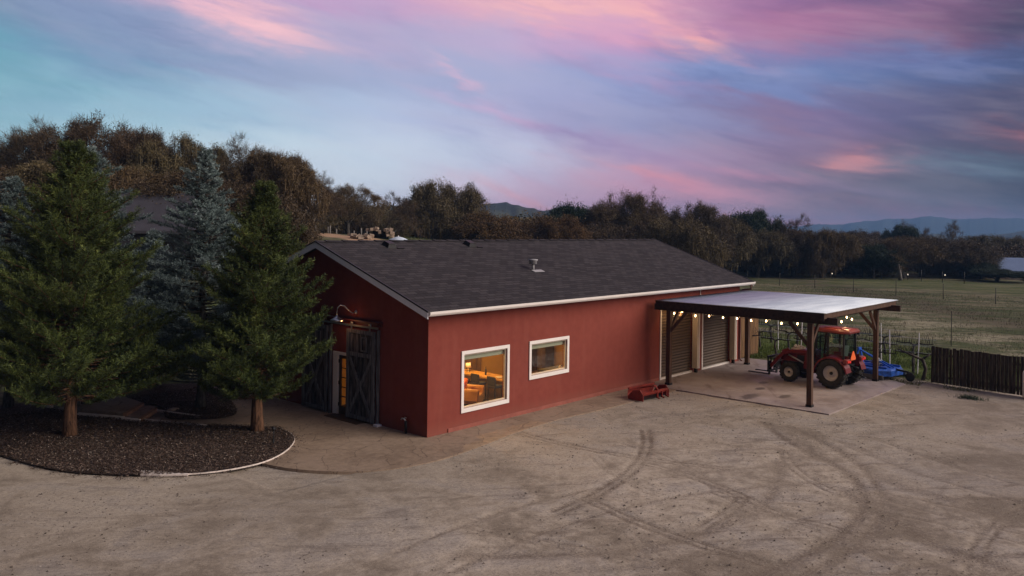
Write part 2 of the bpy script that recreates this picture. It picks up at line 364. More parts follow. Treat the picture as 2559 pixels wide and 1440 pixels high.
def obark(g):
    n = g.noise(g.vscale(g.ob, (4, 4, 1)), 2.6, 5, .7); return g.mix(g.ss(n, .3, .7), (.028, .024, .021), (.115, .105, .095)), n
M['oakbark'] = mat('grey_oak_bark', obark, .95)
M['palebark'] = mat('pale_bark', lambda g: g.mix(g.noise(g.ob, 3, 4, .7), (.10, .09, .085), (.26, .24, .225)), .9)
def foliage(name, stops, obvar=.0, alt=(.1, .1, .05), rough=.6, trans=.25):
    def f(g):
        n = g.noise(g.pos, .9, 3, .6); n2 = g.noise(g.pos, 3.1, 2, .5)
        c = g.ramp(g.isl*.45 + g.ss(n, .3, .7)*.3 + g.ss(n2, .3, .7)*.25, stops)
        if obvar: c = g.mix(g.rnd*obvar, c, alt)
        return c
    m = mat(name, f, rough, spec=.25); return m
M['redwood'] = foliage('redwood_needles', [(.1, (.012, .020, .006)), (.45, (.040, .058, .014)), (.75, (.095, .125, .030)), (1, (.25, .28, .08))])
M['cedar'] = foliage('blue_cedar_needles', [(.1, (.045, .068, .066)), (.5, (.125, .175, .172)), (.85, (.30, .37, .37)), (1, (.50, .56, .57))])
M['oakleaf'] = foliage('brown_oak_leaves', [(.1, (.034, .022, .014)), (.5, (.078, .050, .029)), (.85, (.135, .086, .045)), (1, (.22, .155, .085))], .5, (.075, .064, .034))
M['mossleaf'] = foliage('mossy_oak_leaves', [(.1, (.032, .026, .015)), (.5, (.098, .078, .038)), (.85, (.18, .145, .070)), (1, (.32, .27, .16))], .5, (.13, .075, .036))
M['rustleaf'] = foliage('rust_leaves', [(.1, (.034, .020, .010)), (.5, (.10, .056, .022)), (.85, (.19, .10, .033)), (1, (.27, .15, .05))], .3, (.055, .05, .022))
M['evergreen'] = foliage('evergreen_leaves', [(.1, (.008, .014, .008)), (.5, (.020, .036, .017)), (.85, (.036, .060, .026)), (1, (.06, .09, .04))])
M['vineleaf'] = foliage('vine_wood', [(.1, (.014, .010, .008)), (1, (.06, .045, .035))])
M['grassG'] = foliage('green_grass', [(.1, (.045, .065, .012)), (.5, (.085, .125, .020)), (.85, (.15, .19, .035)), (1, (.22, .24, .07))])
def meadow(g):
    f0 = g.noise(g.vrot(g.pos, R(-62), (.25, 1.0, 1)), .35, 6, .65, .5); n2 = g.noise(g.pos, .45, 4, .6); x_, y_, z_ = g.sep(g.pos); sb = x_*-.63+y_*.77
    pb = (sb+30.5)/4.5; straw = g.math('EXPONENT', pb*pb*-1.0)*g.ss(x_, 80, 45)
    dry = g.ramp(g.isl, [(.1, (.06, .052, .028)), (.5, (.15, .13, .075)), (.85, (.28, .25, .15)), (1, (.42, .38, .26))]); grn = g.ramp(g.isl, [(.1, (.03, .042, .012)), (.5, (.07, .095, .028)), (1, (.15, .18, .06))])
    brn = g.ramp(g.isl, [(.1, (.028, .020, .014)), (1, (.12, .092, .06))]); pb2 = (sb+38)/4.0
    c = g.mix(g.ss(f0*.6+n2*.4, .42, .56), grn, dry); c = g.mix(straw*.7, c, dry); c = g.mix(g.math('EXPONENT', pb2*pb2*-1.0)*.75, c, brn); return g.mix(g.ss(x_, 36, 27)*.8, c, grn)
M['grassD'] = mat('meadow_grass', meadow, .7, spec=.2)
M['fence'] = mat('dark_fence_boards', lambda g: (lambda n: (g.mix(g.ss(n, .35, .7), (.018, .013, .011), (.095, .072, .058)), n))(g.noise(g.comb(g.math('FLOOR', g.sep(g.ob)[0]/.145)*3.3, g.sep(g.ob)[0]*9, g.sep(g.ob)[2]*.8), 1.8, 5, .7)), .9)
M['fenceL'] = mat('brown_fence_boards', lambda g: (lambda n: (g.mix(g.ss(n, .35, .65), (.055, .030, .015), (.24, .135, .065)), n))(g.noise(g.comb(g.math('FLOOR', g.sep(g.ob)[0]/.15)*3.3, g.sep(g.ob)[0]*9, g.sep(g.ob)[2]*.5), 1.8, 5, .7)), .9)
M['rail'] = plain('timber_edging', (.30, .17, .10), .8, .35, 4)
M['paleedge'] = plain('pale_edging', (.68, .60, .56), .7, .2, 5)
M['tred'] = plain('tractor_red', (.115, .006, .009), .32, .12, 3, spec=.5)
M['tredl'] = plain('tractor_roof_red', (.17, .026, .022), .4, .12, 3, spec=.5)
M['orange'] = mat('orange_reflector', (.85, .16, .05), .4)
M['lampred'] = mat('red_tail_lamp', (.75, .05, .04), .3)
M['tyre'] = plain('tyre_rubber', (.030, .029, .027), .85, .35, 6)
M['rim'] = plain('grey_rim', (.48, .46, .47), .45, .12, 5, metal=.2)
M['scraper'] = plain('worn_red_paint', (.19, .020, .013), .5, .4, 7)
M['blue'] = plain('blue_paint', (.015, .095, .48), .35, .3, 6, spec=.5)
M['worn'] = plain('worn_steel', (.20, .21, .22), .5, .35, 7, metal=.5)
M['seat'] = plain('seat_fabric', (.16, .16, .14), .8, .1, 5)
def glass(name, tint, refl=.12, rough=.02):
    m = bpy.data.materials.new(name); m.use_nodes = True; nt = m.node_tree; nt.nodes.clear(); g = G(nt)
    t = g.n('ShaderNodeBsdfTransparent'); t.inputs[0].default_value = tint+(1,); gl = g.n('ShaderNodeBsdfGlossy'); gl.inputs['Roughness'].default_value = rough
    lw = g.n('ShaderNodeLayerWeight'); lw.inputs[0].default_value = .5; fc = X(g, lw.outputs['Facing']); mx = g.n('ShaderNodeMixShader'); o = g.n('ShaderNodeOutputMaterial')
    g.put(mx.inputs[0], g.math('POWER', fc, 5.0)*.9+(.04+refl*.1)); nt.links.new(t.outputs[0], mx.inputs[1]); nt.links.new(gl.outputs[0], mx.inputs[2]); nt.links.new(mx.outputs[0], o.inputs[0]); return m
M['glass'] = glass('window_glass', (.93, .95, .92)); M['cabglass'] = glass('tinted_cab_glass', (.55, .66, .64), .3)
M['bulb'] = mat('lit_bulb', (1, .8, .55), .3, emis=((1, .62, .30), 9))
M['bulbhot'] = mat('lit_lamp', (1, .7, .4), .3, emis=((1, .50, .20), 18))
M['yard'] = mat('yard_light', (1, .9, .8), .3, emis=((1, .85, .62), .8))
M['amber'] = plain('amber_wall', (.50, .30, .07), .8, .1, 1)
M['woodtop'] = plain('honey_wood', (.48, .26, .075), .45, .2, 3)
M['darkwood'] = plain('dark_wood', (.05, .028, .014), .6, .3, 3)
M['leather'] = plain('tan_leather', (.50, .24, .07), .5, .2, 3)
M['cushion'] = plain('orange_cushion', (.75, .13, .02), .8, .1, 4)
M['charcoal'] = plain('charcoal_fabric', (.05, .048, .055), .85, .2, 5)
M['china'] = plain('white_china', (.8, .76, .7), .3, .03, 5)
M['curtain'] = plain('ochre_curtain', (.60, .80, .95), .9, .1, 4)
M['shade'] = plain('roller_shade', (.42, .43, .36), .85, .05, 3)
M['houseroof'] = plain('grey_roof', (.045, .043, .055), .85, .2, 2)
M['blueroof'] = plain('blue_metal_roof', (.20, .27, .42), .35, .12, .6, metal=.3)
M['paleh'] = plain('pale_house_wall', (.62, .50, .40), .8, .1, 1)
M['canvas'] = plain('pale_canvas', (.52, .60, .72), .8, .25, 1.2)
M['rock'] = plain('rubble_stone', (.36, .28, .22), .9, .4, 2)

# ------------------------------------------------------------------ terrain
def S(t): t = np.clip(t, 0, 1); return t*t*(3-2*t)
def hgt(x, y):
    x = np.asarray(x, float); y = np.asarray(y, float)
    h = (5.6*S((y-13)/21)+.022*np.clip(y-36, 0, 40))*(1-S((x-27)/38)) + 3.2*S((14-x)/40)*S((y-32)/26)
    h = h + .9*S((-x-6)/14)*S((y-6)/10)
    far = np.hypot(x, y); h = h*(1-S((far-260)/400)) - 12*S((far-400)/900)
    return h
TR = []   # tyre tracks in plan
def trk(pts, wd, k):
    P = [at(*p)[:2] for p in pts]; out = []
    for i in range(len(P)-1):
        for t in np.linspace(0, 1, 14, endpoint=False):
            p0 = P[max(i-1, 0)]; p1 = P[i]; p2 = P[i+1]; p3 = P[min(i+2, len(P)-1)]
            out.append([.5*((2*p1[j])+(-p0[j]+p2[j])*t+(2*p0[j]-5*p1[j]+4*p2[j]-p3[j])*t*t+(-p0[j]+3*p1[j]-3*p2[j]+p3[j])*t**3) for j in (0, 1)])
    TR.append((np.array(out), wd, k))
trk([(1150,1383),(1330,1384),(1500,1376),(1640,1356),(1760,1325),(1860,1285),(1920,1240),(1945,1190),(1935,1150)], .26, .62)
trk([(1180,1440),(1400,1425),(1620,1405),(1800,1372),(1960,1320),(2060,1270)], .22, .45)
trk([(1860,1440),(2000,1390),(2090,1340),(2145,1290),(2160,1240),(2130,1190),(2070,1150),(1990,1110),(1900,1050)], .22, .75)
trk([(1990,1440),(2110,1380),(2165,1330),(2200,1280),(2195,1220),(2160,1170),(2090,1120),(2000,1075)], .20, .65)
trk([(2559,1300),(2430,1265),(2330,1235),(2260,1215),(2180,1180)], .35, .5)
trk([(2559,1440),(2470,1400),(2350,1360),(2250,1310),(2190,1270),(2120,1225)], .40, .7)
trk([(2559,1180),(2450,1175),(2340,1190),(2240,1160),(2100,1100)], .25, .4)
trk([(1400,1215),(1500,1180),(1640,1165),(1760,1170),(1870,1185)], .25, .35)
trk([(2559,1030),(2450,1025),(2350,1040),(2280,1060),(2150,1085)], .45, .45)
trk([(1560,1050),(1640,1035),(1740,1030),(1830,1015),(1930,1010)], .30, .5)
rr_ = random.Random(21)
for k_ in range(18):
    c_ = at(rr_.uniform(1500, 2500), rr_.uniform(1100, 1420)); ra_ = rr_.uniform(5.5, 16); a0_ = rr_.uniform(0, 6.28); da_ = rr_.uniform(.3, .9); wd_ = rr_.uniform(.06, .11); kk = rr_.uniform(.5, .9)
    for dr_ in (0, rr_.choice([.24, 1.5])):
        TR.append((np.array([[c_.x-math.cos(a0_)*ra_+math.cos(a0_+t_)*(ra_+dr_), c_.y-math.sin(a0_)*ra_+math.sin(a0_+t_)*(ra_+dr_)] for t_ in np.linspace(-da_/2, da_/2, int(ra_*da_/.08))]), wd_, kk))
for k_ in range(14):
    p_ = at(rr_.uniform(200, 1500), rr_.uniform(1230, 1420)); a0_ = R(rr_.uniform(-55, -25)); L_ = rr_.uniform(3, 8); bd_ = rr_.uniform(-.03, .03)
    TR.append((np.array([[p_.x+math.cos(a0_+bd_*t_)*t_, p_.y+math.sin(a0_+bd_*t_)*t_] for t_ in np.arange(-L_, L_, .1)]), rr_.uniform(.07, .13), rr_.uniform(.2, .4)))
def lin(a, b, d): return np.arange(a, b, d)
gxs = np.concatenate([-np.geomspace(3500, 32, 26), lin(-31, -13, 1.0), lin(-13, 24.5, .095), lin(24.5, 70, 1.2), np.geomspace(71, 3550, 40)])
gys = np.concatenate([-np.geomspace(3500, 32, 20), lin(-31, -21, 1.0), lin(-21, 4, .095), lin(4, 70, .9), np.geomspace(71, 3550, 40)])
XX, YY = np.meshgrid(gxs, gys); rs = np.random.RandomState(3)
def vnoise(x, y, s, seed):
    r = np.random.RandomState(seed); T = r.rand(64, 64); x = x*s; y = y*s; xi = np.floor(x).astype(int); yi = np.floor(y).astype(int); fx = x-xi; fy = y-yi; fx = fx*fx*(3-2*fx); fy = fy*fy*(3-2*fy)
    q = lambda i, j: T[(yi+j) % 64, (xi+i) % 64]
    return (q(0, 0)*(1-fx)+q(1, 0)*fx)*(1-fy)+(q(0, 1)*(1-fx)+q(1, 1)*fx)*fy
wear = np.zeros(XX.shape)
for pts, wd, k in TR:
    x0, y0 = pts.min(0)-1.5; x1, y1 = pts.max(0)+1.5; msk = (XX > x0) & (XX < x1) & (YY > y0) & (YY < y1)
    P = np.stack([XX[msk], YY[msk]], 1); dmin = np.full(len(P), 9.)
    for q in pts: dmin = np.minimum(dmin, np.hypot(P[:, 0]-q[0], P[:, 1]-q[1]))
    wear[msk] = np.maximum(wear[msk], k*np.exp(-(dmin/wd)**2))
grass = np.clip((XX-22.1+.5*(vnoise(XX, YY, .9, 5)-.5)*2)/.7, 0, 1); grass = np.maximum(grass, np.clip((YY-11.5)/1.5, 0, 1)); grass = np.maximum(grass, np.clip((-XX-16)/3, 0, 1)*np.clip((YY-7)/2, 0, 1))
green = np.exp(-((XX-27.5)/6.0)**2)*(XX > 21)*(YY < 14)*(.65+.5*vnoise(XX, YY, .4, 9)) + .45*S((XX-78)/8)*(1-S((XX-104)/10))*(YY < 22)*(YY > -60)
track = np.exp(-(((XX-22)*.952-(YY-30)*.305)/1.9)**2)*S((YY-16)/6)*(1-S((YY-72)/10))
ZZ = hgt(XX, YY) - .03 + .02*(vnoise(XX, YY, .8, 1)-.5) + .012*(vnoise(XX, YY, 3.1, 2)-.5) - .035*wear*(.6+.8*vnoise(XX, YY, 4, 4)) + grass*.06*(vnoise(XX, YY, .5, 7)-.3)
inner = (XX > -6) & (XX < 21.5) & (YY > -1.2) & (YY < 11); ZZ[inner] = -.08
nx, ny = len(gxs), len(gys); idx = np.arange(nx*ny).reshape(ny, nx)
F = np.stack([idx[:-1, :-1], idx[:-1, 1:], idx[1:, 1:], idx[1:, :-1]], -1).reshape(-1, 4)
def groundm(g):
    wr = g.attr('wear'); gr = g.attr('grass'); gn = g.attr('green'); tk = g.attr('track'); P = g.pos
    n0 = g.noise(P, .11, 4, .55, .3); n1 = g.noise(P, .5, 6, .65, .6); n2 = g.noise(P, 2.7, 6, .72, .3); n3 = g.noise(P, 16, 5, .78); n4 = g.noise(P, 70, 2, .7)
    st = g.noise(g.vrot(P, R(-38), (.35, 2.2, 1)), 1.1, 6, .7, .8); st2 = g.noise(g.vrot(P, R(12), (.5, 2.6, 1)), .8, 6, .7, 1.0)
    c = g.mix(g.ss(n0*.3+n1*.4+n2*.3, .40, .60), (.22, .180, .142), (.54, .46, .375))
    c = g.mix(g.ss(n1*.6+n3*.4,   .48, .60)*.6, c, (.29, .265, .255))            # greyer gravel patches
    c = g.mix(g.ss(st, .54, .70)*.40, c, (.125, .092, .068)); c = g.mix(g.ss(st2, .58, .74)*.28, c, (.15, .112, .085))
    x_, y_, z_ = g.sep(P)
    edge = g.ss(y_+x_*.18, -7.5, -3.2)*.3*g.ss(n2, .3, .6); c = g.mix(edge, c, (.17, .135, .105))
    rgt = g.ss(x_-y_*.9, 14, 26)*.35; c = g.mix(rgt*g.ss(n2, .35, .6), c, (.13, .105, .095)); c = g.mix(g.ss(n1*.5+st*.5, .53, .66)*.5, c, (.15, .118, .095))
    c = g.mix(g.ss(n3, .5, .7)*.6, c, (.14, .11, .088)); c = g.mix(g.ss(n3, .44, .26)*.55, c, (.56, .49, .42))
    c = g.mix(g.ss(n4, .56, .70)*.6, c, (.07, .054, .043)); c = g.mix(g.ss(n4, .42, .30)*.45, c, (.62, .55, .48))
    c = g.mix(g.ss(wr*g.ss(n1*.4+n2*.35+n3*.45, .42, .72), .05, .8)*.8, c, (.105, .075, .055))
    sp = g.vor(P, 5.5); c = g.mix(g.ss(sp, .07, .03)*.6, c, (.06, .045, .035))
    # grass
    f0 = g.noise(g.vrot(P, R(-62), (.25, 1.0, 1)), .35, 6, .65, .5); f1 = g.noise(g.vrot(P, R(-60), (.6, 2.5, 1)), 1.1, 6, .7)
    gc = g.mix(g.ss(f0*.6+n2*.4, .36, .62), (.038, .034, .018), (.185, .168, .10)); gc = g.mix(g.ss(f1, .4, .68)*.45, gc, (.20, .18, .12)); gc = g.mix(g.ss(n3, .45, .75)*.5, gc, (.05, .045, .024))
    sb = x_*-.63+y_*.77; pb = (sb+30.5)/4.0; gc = g.mix(g.math('EXPONENT', pb*pb*-1.0)*g.ss(x_, 80, 45)*g.ss(f0*.5+n2*.5, .38, .58)*.85, gc, (.33, .30, .21)); pb2 = (sb+37.5)/3.6; gc = g.mix(g.math('EXPONENT', pb2*pb2*-1.0)*.6, gc, (.075, .058, .04)); gc = g.mix(g.ss(f0*.6+g.noise(P, .45, 4, .6)*.4, .56, .42)*.75, gc, (.050, .072, .020))
    gg = g.mix(g.ss(n2*.5+n3*.5, .35, .65), (.035, .055, .012), (.11, .145, .028))
    gc = g.mix(g.ss(gn*(f0*.8+.6), .25, .8), gc, gg)
    far = g.ss(g.math('MAXIMUM', x_, y_), 150, 400); gc = g.mix(far, gc, g.mix(g.ss(n0, .4, .6), (.05, .045, .025), (.10, .085, .05)))
    gc = g.mix(g.ss(tk+(n2-.5)*.5, .35, .7), gc, (.40, .26, .17))
    return g.mix(g.ss(gr+(n2-.5)*.9+(n3-.5)*.5, .35, .6), c, gc), n2*.5+n3*.35+n4*.15
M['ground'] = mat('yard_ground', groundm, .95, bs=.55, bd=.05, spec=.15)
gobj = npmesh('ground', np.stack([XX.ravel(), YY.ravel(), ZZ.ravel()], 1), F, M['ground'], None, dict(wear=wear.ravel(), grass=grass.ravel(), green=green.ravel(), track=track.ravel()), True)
tag(gobj, kind='structure')
def smoothpoly(pts, n=6):
    out = []
    m = len(pts)
    for i in range(m):
        p0, p1, p2, p3 = pts[(i-1) % m], pts[i], pts[(i+1) % m], pts[(i+2) % m]
        for t in np.linspace(0, 1, n, endpoint=False):
            out.append(tuple(.5*((2*p1[j])+(-p0[j]+p2[j])*t+(2*p0[j]-5*p1[j]+4*p2[j]-p3[j])*t*t+(-p0[j]+3*p1[j]-3*p2[j]+p3[j])*t**3) for j in (0, 1)))
    return out
A = lambda *p: tuple(at(*p)[:2])
def catm(pts, n=6):
    out = []; m = len(pts)
    for i in range(m-1):
        p0, p1, p2, p3 = pts[max(i-1, 0)], pts[i], pts[i+1], pts[min(i+2, m-1)]
        for t in np.linspace(0, 1, n, endpoint=False):
            out.append(tuple(.5*((2*p1[j])+(-p0[j]+p2[j])*t+(2*p0[j]-5*p1[j]+4*p2[j]-p3[j])*t*t+(-p0[j]+3*p1[j]-3*p2[j]+p3[j])*t**3) for j in (0, 1)))
    return out+[tuple(pts[-1])]
bed_front = catm([A(-60,1120), A(0,1140), A(100,1168), A(200,1184), A(320,1189), A(450,1188), A(560,1178), A(655,1158), A(710,1132), A(735,1105), A(728,1086), A(695,1070)], 6)
patio_out = catm([A(655,1158), A(720,1170), A(800,1177), A(900,1178), A(1000,1169), A(1100,1148), A(1200,1115), A(1300,1077), A(1400,1047), A(1500,1024), A(1580,1004), A(1640,990), A(1690,975)], 6)
pat = patio_out + [(12.3, -1.75), (12.3, .2), (.3, .2), (.3, 11.5), (-2.0, 12.5), (-5.4, 9.0)] + [A(440,1000), A(400,1050), A(515,1066), A(620,1068), A(695,1074)] + [p for p in reversed(bed_front[-24:])][1:-1]
m = MB(); m.prism(pat, -.1, .0); tag(m.build('patio', M['patio']), kind='structure')
m = MB(); m.prism([(12.304, -7.85), (20.6, -8.05), (22.3, -5.5), (22.3, .15), (12.304, .15)], -.12, .012); tag(m.build('carport_slab', M['slab']), kind='structure')
bedpoly = bed_front + [A(620,1066), A(515,1064), A(340,1054), A(200,1036), A(60,1010), A(-60,1000)]
def flatgrid(poly, z, name, mt, step=.25, amp=.05, hf=None):
    P = np.array(poly); x0, y0 = P.min(0); x1, y1 = P.max(0)
    import bmesh
    bm = bmesh.new(); vs = [bm.verts.new((p[0], p[1], z)) for p in poly]; f = bm.faces.new(vs)
    if f.normal.z < 0: f.normal_flip()
    bmesh.ops.triangulate(bm, faces=[f])
    for k in range(4): bmesh.ops.subdivide_edges(bm, edges=[e for e in bm.edges if e.calc_length() > step*2], cuts=1, use_grid_fill=False); bmesh.ops.triangulate(bm, faces=bm.faces[:])
    for v in bm.verts:
        if not v.is_boundary: v.co.z += amp*(float(vnoise(np.array([v.co.x]), np.array([v.co.y]), 1.1, 8)[0]))
    me = bpy.data.meshes.new(name); bm.to_mesh(me); bm.free(); me.materials.append(mt); o = bpy.data.objects.new(name, me); COL.objects.link(o); return o
tag(flatgrid(bedpoly, .02, 'mulch_bed', M['mulch']), kind='structure')
bed2 = catm([A(300,940), A(400,960), A(500,962), A(560,985), A(592,1030), A(560,1046), A(500,1050), A(420,1048), A(400,1020), A(330,1000), A(250,960)], 5)
tag(flatgrid(bed2, .03, 'back_mulch_bed', M['mulch']), kind='structure')
def inpoly(x, y, poly):
    c = np.zeros(len(x), bool); n = len(poly); j = n-1
    for i in range(n):
        xi, yi = poly[i]; xj, yj = poly[j]; k = ((yi > y) != (yj > y)) & (x < (xj-xi)*(y-yi)/(yj-yi+1e-12)+xi); c ^= k; j = i
    return c
def scatter(name, xy, z, smin, smax, mt, label, cat, seed=1, kind='stuff'):
    r = np.random.RandomState(seed); n = len(xy); P = np.stack([xy[:, 0], xy[:, 1], z], 1)
    d = r.normal(size=(n, 3)); d[:, 2] *= .25; nrm = r.normal(size=(n, 3))*.35+np.array([0, 0, 1]); L = r.uniform(smin, smax, n)
    P[:, 2] += L*.22; V, F = cards(P, d, nrm, L, L*r.uniform(.3, .8, n), .3); o = npmesh(name, V, F, mt); return tag(o, label, cat, kind=kind)
r = np.random.RandomState(5); q = r.uniform([-18, 0], [2, 12], (420000, 2)); k1 = inpoly(q[:, 0], q[:, 1], bedpoly) | inpoly(q[:, 0], q[:, 1], bed2); ed = np.array(bed_front); q_out = q[~k1]; dm = np.min(np.hypot(q_out[:, None, 0]-ed[None, ::3, 0], q_out[:, None, 1]-ed[None, ::3, 1]), 1); q_out = q_out[(dm < .45) & (r.rand(len(q_out)) < .5*np.exp(-(dm/.18)**2)+.03)][:2500]; q = np.concatenate([q[k1][:88000], q_out])
scatter('bark_chips', q, .03+.05*vnoise(q[:, 0], q[:, 1], 1.1, 8)*(np.arange(len(q)) < 88000)-.04*(np.arange(len(q)) >= 88000), .02, .065, M['chips'], 'loose dark bark chips and leaf litter covering the tree beds', 'mulch')
r = np.random.RandomState(6); q = r.uniform([-16, -20], [22, 3], (26000, 2)); k1 = ~(inpoly(q[:, 0], q[:, 1], pat) | inpoly(q[:, 0], q[:, 1], bedpoly) | ((q[:, 0] > 12) & (q[:, 1] > -8.2))) ; q = q[k1]
dens = vnoise(q[:, 0], q[:, 1], .35, 11)*.6+vnoise(q[:, 0], q[:, 1], 1.2, 12)*.4; q = q[dens > .48]
m = MB()
V = []; Fs = []
base = np.array([(1, 0, 0), (-.5, .87, 0), (-.5, -.87, 0), (.1, 0, .8)])
n = len(q); sz = np.clip(r.gamma(1.6, .007, n)+.007, 0, .05); a = r.uniform(0, 6.28, n); ca, sa = np.cos(a), np.sin(a)
bx = base[None]*sz[:, None, None]*np.array([1, .75, .8]); VX = np.stack([bx[..., 0]*ca[:, None]-bx[..., 1]*sa[:, None]+q[:, 0:1], bx[..., 0]*sa[:, None]+bx[..., 1]*ca[:, None]+q[:, 1:2], bx[..., 2]-.028+hgt(q[:, 0:1], q[:, 1:2])+.02*(vnoise(q[:, 0:1], q[:, 1:2], .8, 1)-.5)], -1).reshape(-1, 3)
FF = (np.array([(0, 1, 3), (1, 2, 3), (2, 0, 3)])[None]+np.arange(n)[:, None, None]*4).reshape(-1, 3)
tag(npmesh('gravel', VX, FF, M['stones']), 'small loose stones scattered over the dirt yard', 'gravel', kind='stuff')

# edging of the mulch bed
def strip(name, pts, h, wd, mt, z=0): 
    m = MB(); 
    for a, b in zip(pts[:-1], pts[1:]): m.beam((a[0], a[1], z+h/2), (b[0], b[1], z+h/2), wd, h)
    return m.build(name, mt)
tag(strip('bed_edging', [p for p in bed_front[30:]], -.0+.035, .02, M['paleedge']), 'thin pale curved edging strip around the front mulch bed', 'edging')
m = MB(); pe = [A(352,1184), A(400,1187), A(460,1188)]
m.prism([A(352,1178), A(350,1189), A(400,1190), A(470,1189), A(470,1187), A(400,1182)], -.02, .045)
tag(m.build('edging_board', M['paleedge'], bevel=.01), 'wide pinkish flattened end of the edging in front of the mulch bed', 'edging')

# ------------------------------------------------------------------ barn
LB, DB, RY, RZ, EZ, OE, OR = 21.18, 10.65, 5.325, 6.014, 4.004, .486, .478
SL = (RZ-EZ)/(RY+OE)
def roofz(y): return RZ - abs(y-RY)*SL
barn = thing('red_barn', 'long dark red stucco barn with dark shingle roof and white trim', 'barn')
def wallgrid(m, us, ws, holes, top, P, depth):
    us = sorted(set(us)); ws = sorted(set(ws))
    for i in range(len(us)-1):
        for j in range(len(ws)-1):
            uc, wc = (us[i]+us[i+1])/2, (ws[j]+ws[j+1])/2
            if any(h[0] < uc < h[1] and h[2] < wc < h[3] for h in holes): continue
            z1a = top(us[i]) if j == len(ws)-2 else ws[j+1]; z1b = top(us[i+1]) if j == len(ws)-2 else ws[j+1]
            for d in (0, depth): m.quad(P(us[i], d, ws[j]), P(us[i+1], d, ws[j]), P(us[i+1], d, z1b), P(us[i], d, z1a))
    for h in holes:
        a, b, c, d = h
        for (u0, w0), (u1, w1) in (((a, c), (b, c)), ((b, c), (b, d)), ((b, d), (a, d)), ((a, d), (a, c))):
            m.quad(P(u0, 0, w0), P(u1, 0, w1), P(u1, depth, w1), P(u0, depth, w0))
W1 = (1.56, 3.66, .66, 2.42); W2 = (4.95, 7.02, 1.30, 2.42); G1 = (13.72, 16.45, 0.0, 3.12); G2 = (17.42, 20.15, 0.0, 3.12)
FD = (2.95, 4.62, 0.0, 2.08)
m = MB()
HF = [W1, W2, G1, G2]
wallgrid(m, [0, LB]+[v for h in HF for v in h[:2]], [-.08, 4.0]+[v for h in HF for v in h[2:]], HF, lambda u: roofz(0)-.10, lambda u, d, z: (u, d, z), .18)
HG = [FD]
wallgrid(m, [.0, RY, DB]+[v for v in FD[:2]], [-.08, 3.9]+[v for v in FD[2:]], HG, lambda u: roofz(u)-.10, lambda u, d, z: (d, u, z), .18)
m.quad((LB, 0, -.08), (LB, DB, -.08), (LB, DB, roofz(DB)-.1), (LB, RY, RZ-.1), (LB, 0, roofz(0)-.1))
m.quad((0, DB, -.08), (LB, DB, -.08), (LB, DB, roofz(DB)-.1), (0, DB, roofz(DB)-.1))
wall = m.build('wall', M['red_wall'], barn)
m = MB(); m.b2((.88, -.035, -.06), (13.55, .0-.002, .13)); m.build('foundation', plain('foundation_paint', (.27, .085, .065), .8, .2, 2), barn, bevel=.006)
# roof slabs
m = MB(); x0, x1 = -OR, LB+OR; th = .09
for ya, yb in ((-OE, RY), (DB+OE, RY)):
    za, zb = EZ, RZ
    m.add([(x0, ya, za), (x1, ya, za), (x1, yb, zb), (x0, yb, zb), (x0, ya, za-th), (x1, ya, za-th), (x1, yb, zb-th), (x0, yb, zb-th)],
          [(0, 1, 2, 3), (7, 6, 5, 4), (0, 4, 5, 1), (1, 5, 6, 2), (3, 7, 4, 0)])
roof = m.build('roof', M['shingle'], barn)
m = MB(); nseg = 60
for i in range(nseg):      # ridge cap pieces
    xa = x0+(x1-x0)*i/nseg; xb = x0+(x1-x0)*(i+1)/nseg-.01; lift = .012+.012*(i % 2)
    for s in (-1, 1): m.quad((xa, RY, RZ+lift+.012), (xb, RY, RZ+lift), (xb, RY+s*.16, RZ-.16*SL+lift), (xa, RY+s*.16, RZ-.16*SL+lift+.012))
m.build('ridge_cap', M['shingle'], roof)
for xx, dx_ in ((x0, -1), (x1, 1)):
    for ya, s in ((-OE, 1), (DB+OE, -1)):
        m = MB(); a = (xx+dx_*.012, ya-s*.02, EZ-.115); b = (xx+dx_*.012, RY, RZ-.115+.0)
        P = [(xx, ya-s*.02, EZ-.02), (xx, RY, RZ-.015), (xx, RY, RZ-.24), (xx, ya-s*.02, EZ-.235)]
        m.add(P+[(p[0]+dx_*.03, p[1], p[2]) for p in P], [(0, 1, 2, 3), (7, 6, 5, 4), (0, 4, 5, 1), (1, 5, 6, 2), (2, 6, 7, 3), (3, 7, 4, 0)])
        m.build('rake_board', M['fascia'], barn)
for xx, dx_ in ((x0, -1), (x1, 1)):
    for ya, s in ((-OE, 1), (DB+OE, -1)):
        m = MB(); P = [(xx+.02*-dx_, ya-s*.03, EZ+.012), (xx-dx_*.02, RY, RZ+.014), (xx-dx_*.02, RY, RZ-.035), (xx-dx_*.02, ya-s*.03, EZ-.04)]
        m.add(P+[(p[0]+dx_*.065, p[1], p[2]) for p in P], [(0, 1, 2, 3), (7, 6, 5, 4), (0, 4, 5, 1), (1, 5, 6, 2), (2, 6, 7, 3), (3, 7, 4, 0)])
        m.build('drip_edge', M['drip'], roof)
m = MB(); prof = [(-OE+.0, EZ-.14), (-OE-.075, EZ-.14), (-OE-.11, EZ-.09), (-OE-.12, EZ-.018), (-OE-.10, EZ-.018), (-OE-.095, EZ-.08), (-OE-.07, EZ-.12), (-OE+.0, EZ-.12)]
m.prism(prof, x0+.0, x1+.02, 'x')
for xe in (x0-.004, x1+.018): m.prism([(-OE, EZ-.145), (-OE-.078, EZ-.145), (-OE-.115, EZ-.09), (-OE-.125, EZ-.012), (-OE, EZ-.012)], xe, xe+.008, 'x')
gut = m.build('gutter', M['white'], barn)
m = MB(); m.b2((x0+.03, -OE+.002, EZ-.17), (x1-.03, -OE+.03, EZ-.0945)); m.build('fascia_board', M['white'], barn)
